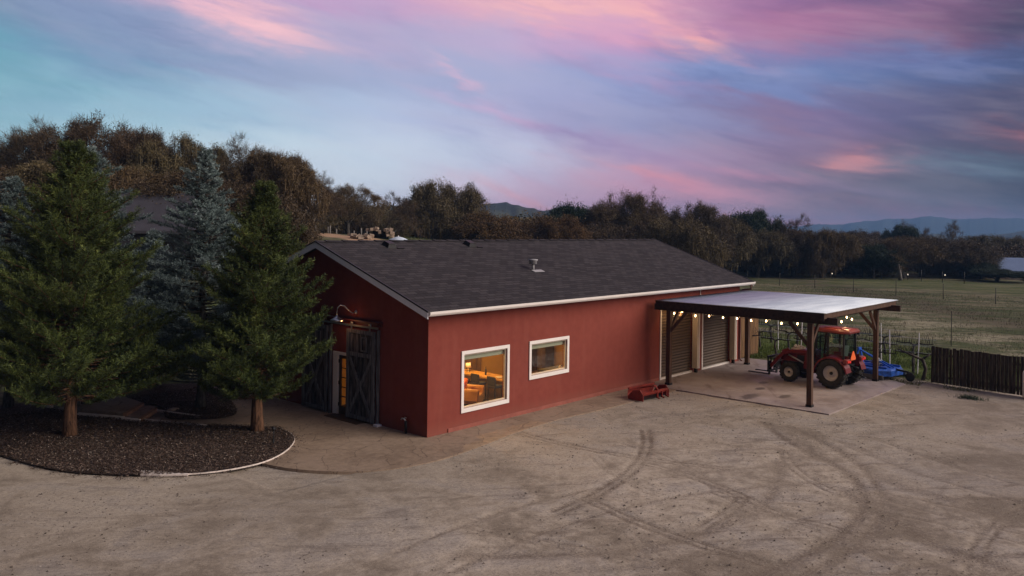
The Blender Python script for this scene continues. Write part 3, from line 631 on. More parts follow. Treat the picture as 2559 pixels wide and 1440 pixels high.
m = MB(); m.tube([(LB+.15, -OE-.05, EZ-.14), (LB+.12, -OE-.05, EZ-.36), (LB-.02, -.16, EZ-.42), (LB-.06, -.06, EZ-.5), (LB-.06, -.06, .1), (LB-.1, -.2, .04)], .045, 8); m.build('downspout', M['dkpipe'], barn)
m = MB(); m.tube([(17.06, -.05, 3.86), (17.06, -.05, 3.55), (17.2, -.05, 3.5)], .022, 6); m.build('conduit', M['white'], barn)
# windows
def window(a):
    u0, u1, z0, z1 = a; t = .115
    m = MB()
    m.b2((u0-t, -.045, z0-t-.02), (u1+t, -.002, z0)); m.b2((u0-t, -.045, z1), (u1+t, -.002, z1+t)); m.b2((u0-t, -.043, z0+.001), (u0, -.002, z1-.001)); m.b2((u1, -.043, z0+.001), (u1+t, -.002, z1-.001))
    wn = m.build('window', M['white'], barn, bevel=.006)
    m = MB(); f = .05
    m.b2((u0, .03, z0), (u1, .10, z0+f)); m.b2((u0, .03, z1-f), (u1, .10, z1)); m.b2((u0, .031, z0+f), (u0+f, .099, z1-f)); m.b2((u1-f, .031, z0+f), (u1, .099, z1-f)); m.build('window_frame', M['cream'], wn)
    m = MB(); m.b2((u0+f, .062, z0+f), (u1-f, .066, z1-f)); m.build('pane', M['glass'], wn)
    m = MB(); m.b2((u0+.02, .13, z1-.20), (u1-.02, .15, z1-.01)); m.tube([(u0+.03, .15, z1-.20), (u1-.03, .15, z1-.20)], .02, 8); m.build('roller_blind', M['shade'], wn)
window(W1); window(W2)
# roller doors
for gq in (G1, G2):
    u0, u1, z0, z1 = gq; m = MB(); nsl = 24
    for i in range(nsl):
        a = z1*i/nsl; hh = z1/nsl
        m.quad((u0, .10, a), (u1, .10, a), (u1, .065, a+hh*.45), (u0, .065, a+hh*.45)); m.quad((u0, .065, a+hh*.45), (u1, .065, a+hh*.45), (u1, .10, a+hh), (u0, .10, a+hh))
    dr = m.build('roller_door', M['roller'], barn)
    m = MB(); m.b2((u0, -.02, .012), (u1, .09, .09)); m.build('door_threshold', M['white'], dr)
    m = MB(); m.b2((u0-.10, -.03, .0), (u0, .1, z1)); m.b2((u0-.10, -.032, z1), (u1+.1, .1, z1+.10)); m.build('door_trim', M['white'], dr, bevel=.005)
    m = MB(); m.b2((u1, -.26, .2), (u1+.17, .06, z1-.001)); m.build('door_track_cover', M['cream'], dr, bevel=.008)  # cream carries the shade on the column's side face
    m = MB(); m.b2((u1+.03, -.22, .0), (u1+.14, -.08, .198)); m.build('track_foot', M['black'], dr)
    m = MB(); m.b2((u1+.165, -.275, .2), (u1+.215, -.19, z1-.002)); m.build('track_lit_edge', M['white'], dr)  # white strip stands in for the column's brightly lit front face
# french door
a0, a1, z0, z1 = FD
m = MB(); m.b2((-.03, a1-.02, 0), (.12, a1+.24, z1)); m.b2((-.035, a0-.1, z1+.001), (.12, a1+.24, z1+.10)); m.b2((-.03, a0-.1, 0), (.12, a0, z1)); m.build('door_frame', M['white'], barn, bevel=.006)
m = MB(); ys = [a1-.06, a1-.72, a1-1.42]
def leaf(mm, ya, yb):
    s = .10
    mm.b2((.04, ya-s, .03), (.09, ya, 2.05)); mm.b2((.04, yb, .03), (.09, yb+s, 2.05)); mm.b2((.041, yb+s, 1.95), (.089, ya-s, 2.05)); mm.b2((.041, yb+s, .03), (.089, ya-s, .30))
    n = 5
    for i in range(1, n): z = .30+(1.65)*i/n; mm.b2((.05, yb+s, z-.015), (.08, ya-s, z+.015))
    mm.b2((.052, (ya+yb)/2-.012, .3), (.078, (ya+yb)/2+.012, 1.95))
leaf(m, a1-.03, a1-.80); leaf(m, a1-.84, a1-1.62); fd = m.build('french_door', M['darkwood'], barn)
m = MB(); m.b2((.062, a1-.7, .3), (.066, a1-.13, 1.95)); m.b2((.062, a1-1.52, .3), (.066, a1-.94, 1.95)); m.build('pane', M['glass'], fd)
m = MB(); m.b2((.02, a1-.79, .85), (.035, a1-.75, 1.25)); m.build('handle', M['black'], fd)
for z in (.35, 1.1, 1.85): m = MB(); m.b2((.018, a1-.045, z-.06), (.038, a1+.02, z+.06)); m.build('hinge', M['black'], fd)
# sliding barn doors, X braced
def slider(y0, y1, closed):
    x = -.13; m = MB(); nb = round((y1-y0)/.17); w_ = (y1-y0)/nb
    for i in range(nb):
        j = .004*((i*7) % 3); m.b2((x-.02-j, y0+i*w_+.004, .05+.012*((i*5) % 3)), (x+.02, y0+(i+1)*w_-.004, 3.06))
    d = m.build('sliding_door', M['barnwood'], barn)
    m = MB(); f = -.045+x
    m.b2((f-.015, y0, .04), (f+.02, y0+.13, 3.07)); m.b2((f-.015, y1-.13, .04), (f+.02, y1, 3.07))
    for z in (.06, 2.17, 2.94): m.b2((f-.013, y0+.13, z), (f+.02, y1-.13, z+.13))
    m.build('door_frame', M['barnbrace'], d)
    m = MB(); m.beam((f, y0+.13, .19), (f, y1-.13, 2.17), .028, .11, (0, 1, 0)); m.beam((f+.006, y1-.13, .19), (f+.006, y0+.13, 2.17), .028, .11, (0, 1, 0)); m.build('cross_brace', M['barnbrace'], d)
    m = MB(); yc = y0+(y1-y0)*.38
    m.b2((f-.01, yc-.16, 2.36), (f+.02, yc-.12, 2.84)); m.b2((f-.01, yc+.12, 2.36), (f+.02, yc+.16, 2.84)); m.b2((f-.011, yc-.12, 2.36), (f+.02, yc+.12, 2.40)); m.b2((f-.011, yc-.12, 2.80), (f+.02, yc+.12, 2.84)); m.build('small_frame', M['barnbrace'], d)
    for yy in (y0+.25, y1-.25): m = MB(); m.b2((x-.05, yy-.03, 2.95), (x-.03, yy+.03, 3.25)); m.lathe([(0, -.02), (.06, -.02), (.06, .02), (0, .02)], 12, 'x', (x-.03, yy, 3.27)); m.build('door_hanger', M['galv'], d)
slider(2.42, 3.90, 0); slider(5.02, 6.50, 1)
m = MB(); m.b2((-.19, 2.25, 3.17), (-.15, 7.2, 3.23)); m.build('door_rail', M['galv'], barn)
m = MB(); m.b2((-.24, 2.2, 3.36), (.0-.002, 7.3, 3.40)); m.b2((-.05, 2.2, 3.24), (-.002, 7.3, 3.358)); m.build('rail_cover', M['dkpipe'], barn)
for ya, yb in ((4.90, 4.98), (2.30, 2.37)): m = MB(); m.b2((-.12, ya, .0), (-.03, yb, 3.12)); m.build('side_post', M['barnbrace'], barn)
m = MB(); m.b2((-.25, 2.14, .0), (-.05, 2.34, .06)); m.build('door_stop', M['fascia'], barn)
m = MB(); m.b2((-.5, 2.9, .001), (.25, 4.7, .02)); m.build('door_sill', M['darkwood'], barn)
# roof vents
def onroof(x, s_): y = -OE+s_; return Vector((x, y, roofz(y)))
for x_, y_ in ((2.35, 4.75), (6.6, 4.75)):
    z = roofz(y_); m = MB(); m.box((x_, y_, z+.05), (.42, .42, .10), (math.atan(SL), 0, 0), .8); m.box((x_, y_-.02, z+.125), (.34, .34, .07), (math.atan(SL), 0, 0), .85); m.box((x_+.35, y_-.25, z-.07), (.3, .05, .05), (math.atan(SL), 0, 0))
    m.build('roof_vent', M['black'], roof)
y_ = 2.1; z = roofz(y_); m = MB(); m.tube([(7.5, y_, z-.02), (7.5, y_, z+.30)], .055, 10); m.lathe([(0, .0), (.15, .0), (.15, .12), (.19, .14), (.19, .18), (0, .2)], 14, 'z', (7.5, y_, z+.24)); m.box((7.62, y_-.16, z-.03), (.6, .22, .012), (math.atan(SL), 0, 0)); m.build('roof_flue', plain('grey_flue', (.33, .33, .35), .5, .1, 5), roof)
# ceiling/interior shell
m = MB(); m.b2((.19, .19, .0), (12.9, 7.4, .02)); m.build('interior_floor', M['darkwood'], barn)
m = MB(); m.b2((.19, 5.6, .02), (12.9, 5.66, 3.0)); m.b2((12.9, .19, .02), (12.96, 5.66, 3.0)); m.b2((.19, .19, 3.0), (12.96, 5.66, 3.04)); m.build('interior_wall', M['amber'], barn)
t = thing('bookshelf', 'dark bookshelf against the amber wall inside the barn', 'shelf', (4.2, 5.4, .02)); m = MB(); m.b2((-1.3, -.15, 0), (-1.25, .15, 2.3)); m.b2((1.25, -.15, 0), (1.3, .15, 2.3)); m.b2((-1.25, .1, 0), (1.25, .15, 2.3))
for z in (.1, .6, 1.1, 1.6, 2.1): m.b2((-1.25, -.15, z), (1.25, .1, z+.04))
m.build('case', M['darkwood'], t); r9 = random.Random(3)
for z in (.64, 1.14, 1.64):
    x = -1.2; m = MB()
    while x < 1.1: w9 = r9.uniform(.04, .09); m.box((x, -.02, z+.15), (w9-.008, .18, r9.uniform(.2, .32))); x += w9 if r9.random() < .85 else .2
    m.b2((-1.24, .02, z-.0), (1.1, .04, z+.05)); m.build('book_row', M['charcoal'] if z < 1.5 else M['leather'], t)
t = thing('wall_curtain', 'dark drape on the back wall above the counter inside the barn', 'curtain', (7.2, 5.5, 0)); m = MB()
for k in range(30): m.quad((-.9+.06*k, .05*math.sin(k*1.2), .1), (-.84+.06*k, .05*math.sin(k*1.2+1.2), .1), (-.84+.06*k, .05*math.sin(k*1.2+1.2), 2.8), (-.9+.06*k, .05*math.sin(k*1.2), 2.8))
m.build('fabric', plain('brown_drape', (.16, .085, .03), .9, .2, 3), t)
# ---- interior things
t = thing('armchair', 'tan leather armchair just inside the large barn window', 'armchair', (4.15, 2.25, .02), R(-60))
m = MB(); m.box((0, 0, .28), (.9, .85, .32)); m.build('seat', M['leather'], t, bevel=.06)
m = MB(); m.box((-.38, 0, .62), (.24, .9, .62), (0, -.15, 0)); m.build('backrest', M['leather'], t, bevel=.08)
for s in (-1, 1): m = MB(); m.box((.03, s*.42, .42), (.85, .2, .36)); m.tube([(-.38, s*.42, .6), (.46, s*.42, .58)], .11, 10); m.build('armrest', M['leather'], t, bevel=.04)
m = MB(); m.box((3.92, 2.32, .80), (.44, .18, .42), (.3, -.2, .5)); tag(m.build('cushion', M['cushion'], bevel=.07), 'orange cushion resting on the armchair behind the window', 'cushion')
t = thing('bar_table', 'long honey wood counter inside the barn behind the armchair', 'table', (5.85, 3.0, -.18), 0)
m = MB(); m.box((0, 0, .98), (.75, 3.6, .07)); m.build('tabletop', M['woodtop'], t, bevel=.01)
for a, b in ((-.3, -1.7), (.3, -1.7), (-.3, 1.7), (.3, 1.7)): m = MB(); m.box((a, b, .57), (.09, .09, .74)); m.build('leg', M['darkwood'], t)
stool0 = None
for i, (sx, sy, lb) in enumerate([(5.15, 1.9, 'dark padded stool nearest the window at the honey wood counter'), (5.15, 2.75, 'dark padded stool in the middle of the row at the honey wood counter'), (5.15, 3.6, 'dark padded stool farthest from the window at the honey wood counter')]):
    if stool0 is None:
        t = stool0 = thing('stool', lb, 'stool', (sx, sy, .02), 0, 'stools at the counter')
        m = MB(); m.box((0, 0, .62), (.42, .42, .1)); m.build('seat', M['charcoal'], t, bevel=.03); m = MB(); m.box((-.2, 0, .84), (.06, .42, .32), (0, -.1, 0)); m.build('backrest', M['charcoal'], t, bevel=.02)
        for a in (-1, 1):
            for b in (-1, 1): m = MB(); m.tube([(a*.16, b*.16, .58), (a*.2, b*.2, 0)], .018, 6); m.build('leg', M['black'], t)
    else:
        t = copy_tree(stool0); t.location = (sx, sy, .02); t['label'] = lb
for i, (kx, ky, kind, lb) in enumerate([(4.95, 3.3, 'lamp', 'small pale drum lamp on the far end of the counter'), (4.9, 2.3, 'bottle', 'dark bottle standing mid counter inside the barn'), (4.85, 1.55, 'plate', 'white plate on the counter near the window edge')]):
    m = MB()
    if kind == 'lamp': m.lathe([(0, 0), (.07, 0), (.02, .03), (.02, .15), (.12, .16), (.10, .34), (0, .34)], 16); mm = M['china']
    elif kind == 'bottle': m.lathe([(0, 0), (.04, 0), (.04, .2), (.015, .25), (.015, .32), (0, .32)], 12); mm = M['charcoal']
    else: m.lathe([(0, 0), (.08, 0), (.14, .02), (.14, .025), (.08, .01), (0, .01)], 20); mm = M['china']
    o = m.build(kind, mm); o.location = (kx+.9, ky+.7, .837); tag(o, lb, kind)
t = thing('pillar', 'dark timber pillar inside the barn seen through the smaller window', 'pillar', (9.3, 3.1, .02)); m = MB(); m.box((0, 0, 1.49), (.24, .24, 2.96)); m.build('shaft', M['darkwood'], t, bevel=.01); m = MB(); m.box((0, 0, .06), (.32, .32, .12)); m.build('base', M['darkwood'], t, bevel=.01)
t = thing('dark_table', 'low black table under the smaller barn window', 'table', (8.7, 1.5, .02)); m = MB(); m.box((0, 0, .9), (1.9, 1.0, .06)); m.build('tabletop', M['charcoal'], t, bevel=.01)
for a in (-.85, .85):
    for b in (-.4, .4): m = MB(); m.box((a, b, .43), (.07, .07, .86)); m.build('leg', M['black'], t)
m = MB(); m.lathe([(0, 0), (.05, 0), (.065, .05), (.05, .12), (.02, .15), (0, .17)], 16); o = m.build('cup', M['china']); o.location = (8.35, 1.35, .951); tag(o, 'small white pot on the black table by the smaller window', 'cup')
m = MB(); m.box((0, 0, .012), (4.2, 3.0, .02)); o = m.build('rug', plain('pink_rug', (.42, .25, .18), .9, .1, 3)); o.location = (11.0, 4.0-.2, .02); tag(o, 'dusty pink rug on the barn floor beyond the dark pillar', 'rug')
t = thing('sideboard', 'long brown sideboard at the back of the room beyond the dark pillar', 'cabinet', (11.3, 5.35, .02)); m = MB(); m.box((0, 0, .55), (2.8, .45, 1.0)); m.build('case', M['darkwood'], t, bevel=.01)
for k in (-1.05, -.35, .35, 1.05): m = MB(); m.box((k, -.235, .55), (.62, .02, .82)); m.build('door', M['darkwood'], t)
t = thing('curtain', 'ochre curtain hanging inside behind the french door', 'curtain', (1.4, 3.8, 0)); m = MB()
pts = [(0.06*math.sin(k*1.3), -1.3+k*.05) for k in range(52)]
for a, b in zip(pts[:-1], pts[1:]): m.quad((a[0], a[1], .05), (b[0], b[1], .05), (b[0], b[1], 2.6), (a[0], a[1], 2.6))
m.build('fabric', M['curtain'], t); m = MB(); m.tube([(0, -1.35, 2.63), (0, 1.3, 2.63)], .015, 6); m.build('curtain_rod', M['black'], t)
def plight(loc, e, col, rad=.05, par=None, nm='bulb_light'):
    l = bpy.data.lights.new(nm, 'POINT'); l.energy = e; l.color = col; l.shadow_soft_size = rad; o = bpy.data.objects.new(nm, l); COL.objects.link(o); o.location = loc
    if par: o.parent = par
    return o
def pendant(x, y, e, lb):
    t = thing('pendant_lamp', lb, 'lamp', (x, y, 3.0), 0, 'lamps hanging inside the barn'); m = MB(); m.tube([(0, 0, 0), (0, 0, -.35)], .01, 6); m.build('cord', M['black'], t)
    m = MB(); m.lathe([(.03, -.33), (.2, -.5), (.19, -.5), (.02, -.35)], 16); m.build('lamp_shade', M['black'], t); m = MB(); m.lathe([(0, -.52), (.05, -.47), (0, -.42)], 12); m.build('bulb', M['bulb'], t); plight((0, 0, -.55), e, (1, .52, .15), .08, t)
pendant(2.6, 2.4, 260, 'lit black pendant lamp hanging over the armchair'); pendant(5.2, 3.6, 300, 'lit black pendant lamp hanging over the counter'); pendant(8.6, 2.0, 210, 'lit black pendant lamp hanging by the dark pillar')

# gooseneck lamp on the gable
t = thing('gooseneck_lamp', 'galvanised gooseneck barn lamp glowing above the sliding doors', 'lamp', (0, 3.62, 3.62))
m = MB(); m.lathe([(0, 0), (.075, 0), (.06, -.04), (0, -.05)], 14, 'x'); m.build('mounting_plate', M['galv'], t)
m = MB(); m.tube([(-.03, 0, 0), (-.15, .02, -.02), (-.28, .08, .10), (-.40, .14, .24), (-.52, .2, .26), (-.60, .24, .18), (-.62, .25, 0), (-.62, .25, -.1)], .018, 8); m.build('arm', M['galv'], t)
m = MB(); m.lathe([(.03, -.06), (.05, -.12), (.12, -.17), (.21, -.22), (.22, -.27), (.205, -.265), (.11, -.18), (.02, -.12)], 24, 'z', (-.62, .25, 0)); m.build('lamp_shade', M['galv'], t)
m = MB(); m.lathe([(0, -.27), (.04, -.24), (.04, -.19), (0, -.17)], 12, 'z', (-.62, .25, 0)); m.build('bulb', M['bulbhot'], t)
plight((-.50, .0, -.30), 2.2, (1, .42, .16), .05, t)
# hose tap
t = thing('hose_tap', 'black standpipe with a small metal tap beside the gable corner', 'tap', (-.12, .87, 0))
m = MB(); m.tube([(0, 0, 0), (0, 0, .4)], .045, 10); m.build('pipe', M['black'], t); m = MB(); m.tube([(0, 0, .38), (-.02, .05, .46), (-.04, .14, .47), (-.05, .17, .42)], .025, 8); m.box((-.0, .02, .5), (.02, .1, .03)); m.build('spout', M['galv'], t)

# ------------------------------------------------------------------ carport
cp = thing('carport', 'timber carport with corrugated metal roof over the concrete slab', 'carport')
PX = (13.02, 20.38); PY = (-.82, -6.86); zt = 3.13
for i, x in enumerate(PX):
    for y in PY:
        m = MB(); m.box((0, 0, zt/2+.01), (.19, .19, zt)); o = m.build('post', M['post'], cp, bevel=.008); o.location = (x, y, 0)
        m = MB(); m.box((0, 0, .05), (.23, .23, .10)); o2 = m.build('post_bracket', M['black'], o)
CX0, CX1, CY0, CY1, CZT = 12.70, 21.0, -.35, -7.45, 3.55
for x in PX: m = MB(); m.b2((x-.07, -.12, zt+.012), (x+.07, CY1-.42, zt+.27)); m.build('main_beam', M['beam'], cp, bevel=.006)
for y in PY: m = MB(); m.b2((PX[0]+.072, y-.06, zt+.03), (PX[1]-.072, y+.06, zt+.25)); m.build('cross_beam', M['beam'], cp, bevel=.006)
for x in (CX0+.02, CX1-.02): m = MB(); m.b2((x-.03, CY1, zt+.272), (x+.03, CY0, CZT-.03)); m.build('rim_board', M['beam'], cp)
m = MB(); k = 0; x = CX0+.65
while x < CX1-.3: m.b2((x-.022, CY1+.05, zt+.275), (x+.022, CY0-.02, zt+.37)); x += .61
m.build('rafters', M['beam'], cp)
m = MB(); m.b2((CX0-.0, CY1-.045, CZT-.19), (CX1+.0, CY1-.003, CZT+.0)); m.build('front_fascia', M['post'], cp, bevel=.005)
m = MB(); m.b2((CX0-.04, CY1-.045, zt+.16), (CX0-.0, CY0, CZT-.0)); m.build('side_fascia', M['beam'], cp, bevel=.005)
for x, sx in ((PX[0], 1), (PX[1], -1)):
    for y, s in ((PY[0], -1), (PY[1], 1)):
        m = MB(); m.beam((x, y+s*.06, zt-.85), (x, y+s*.82, zt+.0), .09, .13); m.build('knee_brace', M['post'], cp, bevel=.005)
        m = MB(); m.beam((x+sx*.06, y, zt-.85), (x+sx*.82, y, zt+.0), .09, .13); m.build('knee_brace', M['post'], cp, bevel=.005)
# cross beams along Y over the posts (ends show at the front)
# corrugated sheet
nx_ = 9*12; V = []; F = []
xs = np.linspace(CX0-.06, CX1+.08, 420); yy = [CY0+.02, CY1-.12]
zc = CZT+.012+.014*np.cos(xs/.076*math.pi)
for j, y in enumerate(yy):
    for i, x in enumerate(xs): V.append((x, y, zc[i]+.02*j))
n = len(xs)
for i in range(n-1): F.append((i, i+1, n+i+1, n+i))
o = npmesh('roof_sheet', V, F, M['roofmetal'], cp); md = o.modifiers.new('solid', 'SOLIDIFY'); md.thickness = .006

# string lights
bp = [(1664,775),(1685,783),(1705,778),(1738,789),(1772,790),(1807,794),(1842,796),(1877,801),(1915,802),(1953,808),(1993,809),(2075,809),(2090,798),(2103,804),(2116,793),(2129,798)]
sl_ = thing('string_lights', 'string of small warm bulbs strung under the carport roof', 'string lights')
pts = [at(x, y, 2.88+.03*(i % 2)) for i, (x, y) in enumerate(bp)]
path = []
for a, b in zip(pts[:-1], pts[1:]):
    for k_ in range(5): t_ = k_/5; p = a.lerp(b, t_); path.append((p.x, p.y, p.z+.11-.10*4*t_*(1-t_)*min(1, (b-a).length/1.5)))
path.append((pts[-1].x, pts[-1].y, pts[-1].z+.11)); m = MB(); m.tube(path, .006, 4); m.build('cord', M['black'], sl_)
bm_ = None
for i, p in enumerate(pts):
    if bm_ is None:
        m = MB(); m.lathe([(0, -.045), (.028, -.03), (.034, 0), (.02, .04), (0, .05)], 12); bm_ = m.build('bulb', M['bulb'], sl_)
        m = MB(); m.tube([(0, 0, .045), (0, 0, .11)], .014, 8); bs0 = m.build('socket', M['black'], bm_); o = bm_
    else:
        o = bm_.copy(); COL.objects.link(o); o2 = bs0.copy(); COL.objects.link(o2); o2.parent = o
    o.location = p; plight((p.x, p.y, p.z-.06), 9, (1, .60, .28), .04)

# ------------------------------------------------------------------ tractor (local +X forward)
tr = thing('tractor', 'red cab tractor with pallet fork loader parked under the carport', 'tractor', (18.05, -6.15, .012), R(86))
def wheel(nm, Rr, wd, rim, x, y, lugs, side):
    w_ = bpy.data.objects.new(nm, None); COL.objects.link(w_); w_.parent = tr; w_.location = (x, y, Rr) if True else 0
    h = wd/2; m = MB(); m.lathe([(rim, -h*.75), (rim+.04, -h*.95), (Rr*.80, -h), (Rr*.93, -h*.86), (Rr*.955, -h*.5), (Rr*.96, h*.5), (Rr*.93, h*.86), (Rr*.80, h), (rim+.04, h*.95), (rim, h*.75)], 40, 'y', close=True)
    for k in range(lugs):
        for s in (-1, 1):
            a = 2*math.pi*(k+(.5 if s > 0 else 0))/lugs; m.M = Matrix.Rotation(-a, 4, 'Y'); m.box((Rr*.965, s*h*.48, 0), (Rr*.09, h*1.02, Rr*.075), (s*.62, 0, 0)); m.box((Rr*.9, s*h*.93, s*0+Rr*.10), (Rr*.14, h*.16, Rr*.07), (0, 0, 0))
    m.M = I4; m.build('tyre', M['tyre'], w_)
    m = MB(); m.lathe([(rim+.01, -h*.8), (rim+.015, -h*.6), (rim*.86, -h*.5), (rim*.80, -h*.15), (rim*.45, -h*.05), (rim*.40, -h*.25), (.0, -h*.25)] if side < 0 else [(rim+.01, h*.8), (rim+.015, h*.6), (rim*.86, h*.5), (rim*.80, h*.15), (rim*.45, h*.05), (rim*.40, h*.25), (0, h*.25)], 32, 'y'); m.lathe([(rim*.95, -h*.7), (rim*.95, h*.7)], 32, 'y')
    m.build('rim', M['rim'], w_)
    m = MB(); m.lathe([(0, side*h*.55), (rim*.20, side*h*.5), (rim*.22, side*h*.1)], 14, 'y'); m.build('hub', M['black'], w_)
for s in (1, -1): wheel('rear_wheel', .63, .42, .33, 0, s*.76, 20, s); wheel('front_wheel', .43, .28, .215, 1.92, s*.70, 18, s)
m = MB(); m.prism([(-.35, .42), (-.35, .95), (.2, 1.05), (.75, .95), (1.0, .85), (2.45, .80), (2.45, .50), (1.6, .42)], -.24, .24, 'y'); m.build('chassis', M['black'], tr, bevel=.02)
m = MB(); m.tube([(0, -.6, .63), (0, .6, .63)], .10, 10); m.tube([(1.92, -.6, .43), (1.92, .6, .43)], .065, 10); m.build('axle', M['black'], tr)
m = MB()   # hood, sloping to the nose
sec = [(.98, 1.42, .31), (1.6, 1.39, .305), (2.15, 1.30, .29), (2.45, 1.17, .27), (2.56, 1.0, .25)]
V = []; F = []
for x, zt_, hw in sec: V += [(x, -hw, .84), (x, -hw, zt_-.10), (x, -hw*.75, zt_), (x, hw*.75, zt_), (x, hw, zt_-.10), (x, hw, .84)]
for i in range(len(sec)-1):
    for k in range(5): a = i*6+k; F.append((a, a+1, a+7, a+6))
F += [(0, 1, 2, 3, 4, 5), tuple(24+k for k in range(5, -1, -1))]
m.add(V, F); m.build('hood', M['tred'], tr, bevel=.015)
for s in (-1, 1): m = MB(); m.box((1.45, s*.312, 1.02), (.62, .02, .24)); m.build('side_grille', M['black'], tr)
m = MB(); m.box((2.57, 0, .98), (.04, .40, .24)); m.build('front_grille', M['black'], tr)
for s in (-1, 1): m = MB(); m.box((1.9, s*.31, 1.24), (.55, .006, .045), (0, .1, 0)); m.build('hood_decal', M['fascia'], tr)
for s in (-1, 1): m = MB(); m.box((2.50, s*.20, 1.16), (.10, .11, .07)); m.build('headlight', M['china'], tr, bevel=.01)
# cab
m = MB(); cz0, cz1 = 1.0, 2.28
cn = [(.95, .50), (.95, -.50), (-.42, -.62), (-.42, .62)]; ct = [(.80, .48), (.80, -.48), (-.40, -.56), (-.40, .56)]; md_ = [(.28, .62), (.28, -.62)]; mt_ = [(.26, .56), (.26, -.56)]
for (a, b) in list(zip(cn, ct))+list(zip(md_, mt_)): m.beam((a[0], a[1], cz0-.1), (b[0], b[1], cz1), .065, .065)
for i in range(4): a, b = ct[i], ct[(i+1) % 4]; m.beam((a[0], a[1], cz1), (b[0], b[1], cz1), .06, .07)
for i in range(4): a, b = cn[i], cn[(i+1) % 4]; m.beam((a[0], a[1], cz0-.08), (b[0], b[1], cz0-.08), .06, .08)
m.build('cab_frame', M['black'], tr)
m = MB(); P = lambda a, z: (a[0], a[1], z)
for a0_, a1_, b0_, b1_ in ((cn[0], ct[0], md_[0], mt_[0]), (md_[0], mt_[0], cn[3], ct[3]), (cn[1], ct[1], md_[1], mt_[1]), (md_[1], mt_[1], cn[2], ct[2]), (cn[0], ct[0], cn[1], ct[1]), (cn[2], ct[2], cn[3], ct[3])):
    m.quad(P(a0_, cz0), P(b0_, cz0), P(b1_, cz1-.03), P(a1_, cz1-.03))
m.build('cab_glass', M['cabglass'], tr)
m = MB()
rp = [(1.05, .52), (1.10, .3), (1.10, -.3), (1.05, -.52), (-.45, -.64), (-.62, -.5), (-.62, .5), (-.45, .64)]
V = [(x, y, 2.29) for x, y in rp]+[(x*1.02, y*1.03, 2.37) for x, y in rp]+[(x*.90, y*.88, 2.46) for x, y in rp]; n = 8
F = [tuple(range(8))[::-1], tuple(range(16, 24))]+[(i+j*8, (i+1) % 8+j*8, (i+1) % 8+8+j*8, i+8+j*8) for j in (0, 1) for i in range(8)]
m.add(V, F); m.box((.15, 0, 2.475), (.8, .7, .035)); m.build('cab_roof', M['tredl'], tr, bevel=.02)
for s in (-1, 1): m = MB(); m.box((-.60, s*.42, 2.25), (.09, .13, .09)); m.build('work_lamp', M['black'], tr, bevel=.01)
for s in (-1, 1):  # fenders wrap over the rear tyres
    m = MB(); V = []; F = []; na = 12
    for i in range(na):
        a = R(-5+ i*(172-(-5))/(na-1)); rr = .72 if i > 1 else .74
        x, z = math.cos(a)*rr, .63+math.sin(a)*rr
        V += [(x, s*.50, z), (x, s*.97, z-.02), (x*.95, s*.97, z-.09)]
    for i in range(na-1): b = i*3; F += [(b, b+1, b+4, b+3), (b+1, b+2, b+5, b+4)]
    m.add(V, F); m.box((-.05, s*.5, 1.12), (1.1, .02, .5)); m.build('fender', M['tred'], tr)
    m = MB(); m.box((-.60, s*.72, 1.18), (.16, .42, .18)); m.build('fender_cap', M['tredl'], tr, bevel=.02)
    m = MB(); m.box((-.70, s*.80, 1.18), (.06, .16, .10)); m.box((-.70, s*.62, 1.16), (.05, .10, .10)); m.build('tail_lamp', M['lampred'], tr, bevel=.01)
m = MB(); m.box((.05, 0, 1.08), (.5, .5, .14)); m.box((-.2, 0, 1.42), (.14, .48, .62), (0, -.15, 0)); m.build('seat', M['seat'], tr, bevel=.04)
m = MB(); m.lathe([(.17, 0), (.185, .015), (.17, .03), (.155, .015)], 20, 'z', (0, 0, 0), True); m.tube([(0, 0, 0), (0, 0, -.5)], .02, 6); o = m.build('steering_wheel', M['black'], tr); o.location = (.62, 0, 1.48); o.rotation_euler = (0, .5, 0)
m = MB(); m.prism([(-.20, -.17), (.20, -.17), (.24, -.10), (.04, .20), (-.04, .20), (-.24, -.10)], -.01, .01, 'x'); o = m.build('slow_vehicle_triangle', M['orange'], tr); o.location = (-.68, .28, 1.38)
for s in (-1, 1): m = MB(); m.tube([(.92, s*.5, 1.5), (.98, s*.72, 1.5), (.98, s*.74, 1.42)], .012, 6); m.box((.98, s*.76, 1.36), (.03, .14, .22)); m.build('mirror', M['galv'], tr)
m = MB(); m.tube([(1.05, -.36, 1.0), (1.05, -.38, 1.95)], .035, 8); m.build('exhaust', M['black'], tr)
m = MB()
for s in (-1, 1): m.tube([(-.3, s*.3, .7), (-.85, s*.38, .45), (-.95, s*.38, .42)], .028, 6)
m.tube([(-.3, 0, .95), (-.8, 0, .85)], .03, 6); m.tube([(-.95, -.38, .42), (-.95, .38, .42)], .025, 6); m.build('rear_hitch', M['black'], tr)
m = MB()
for s in (-1, 1): m.box((.72, s*.56, .55), (.4, .3, .05)); m.box((.72, s*.52, .8), (.3, .24, .04)); m.box((.6, s*.42, .65), (.45, .2, .32))
m.build('step', M['black'], tr)
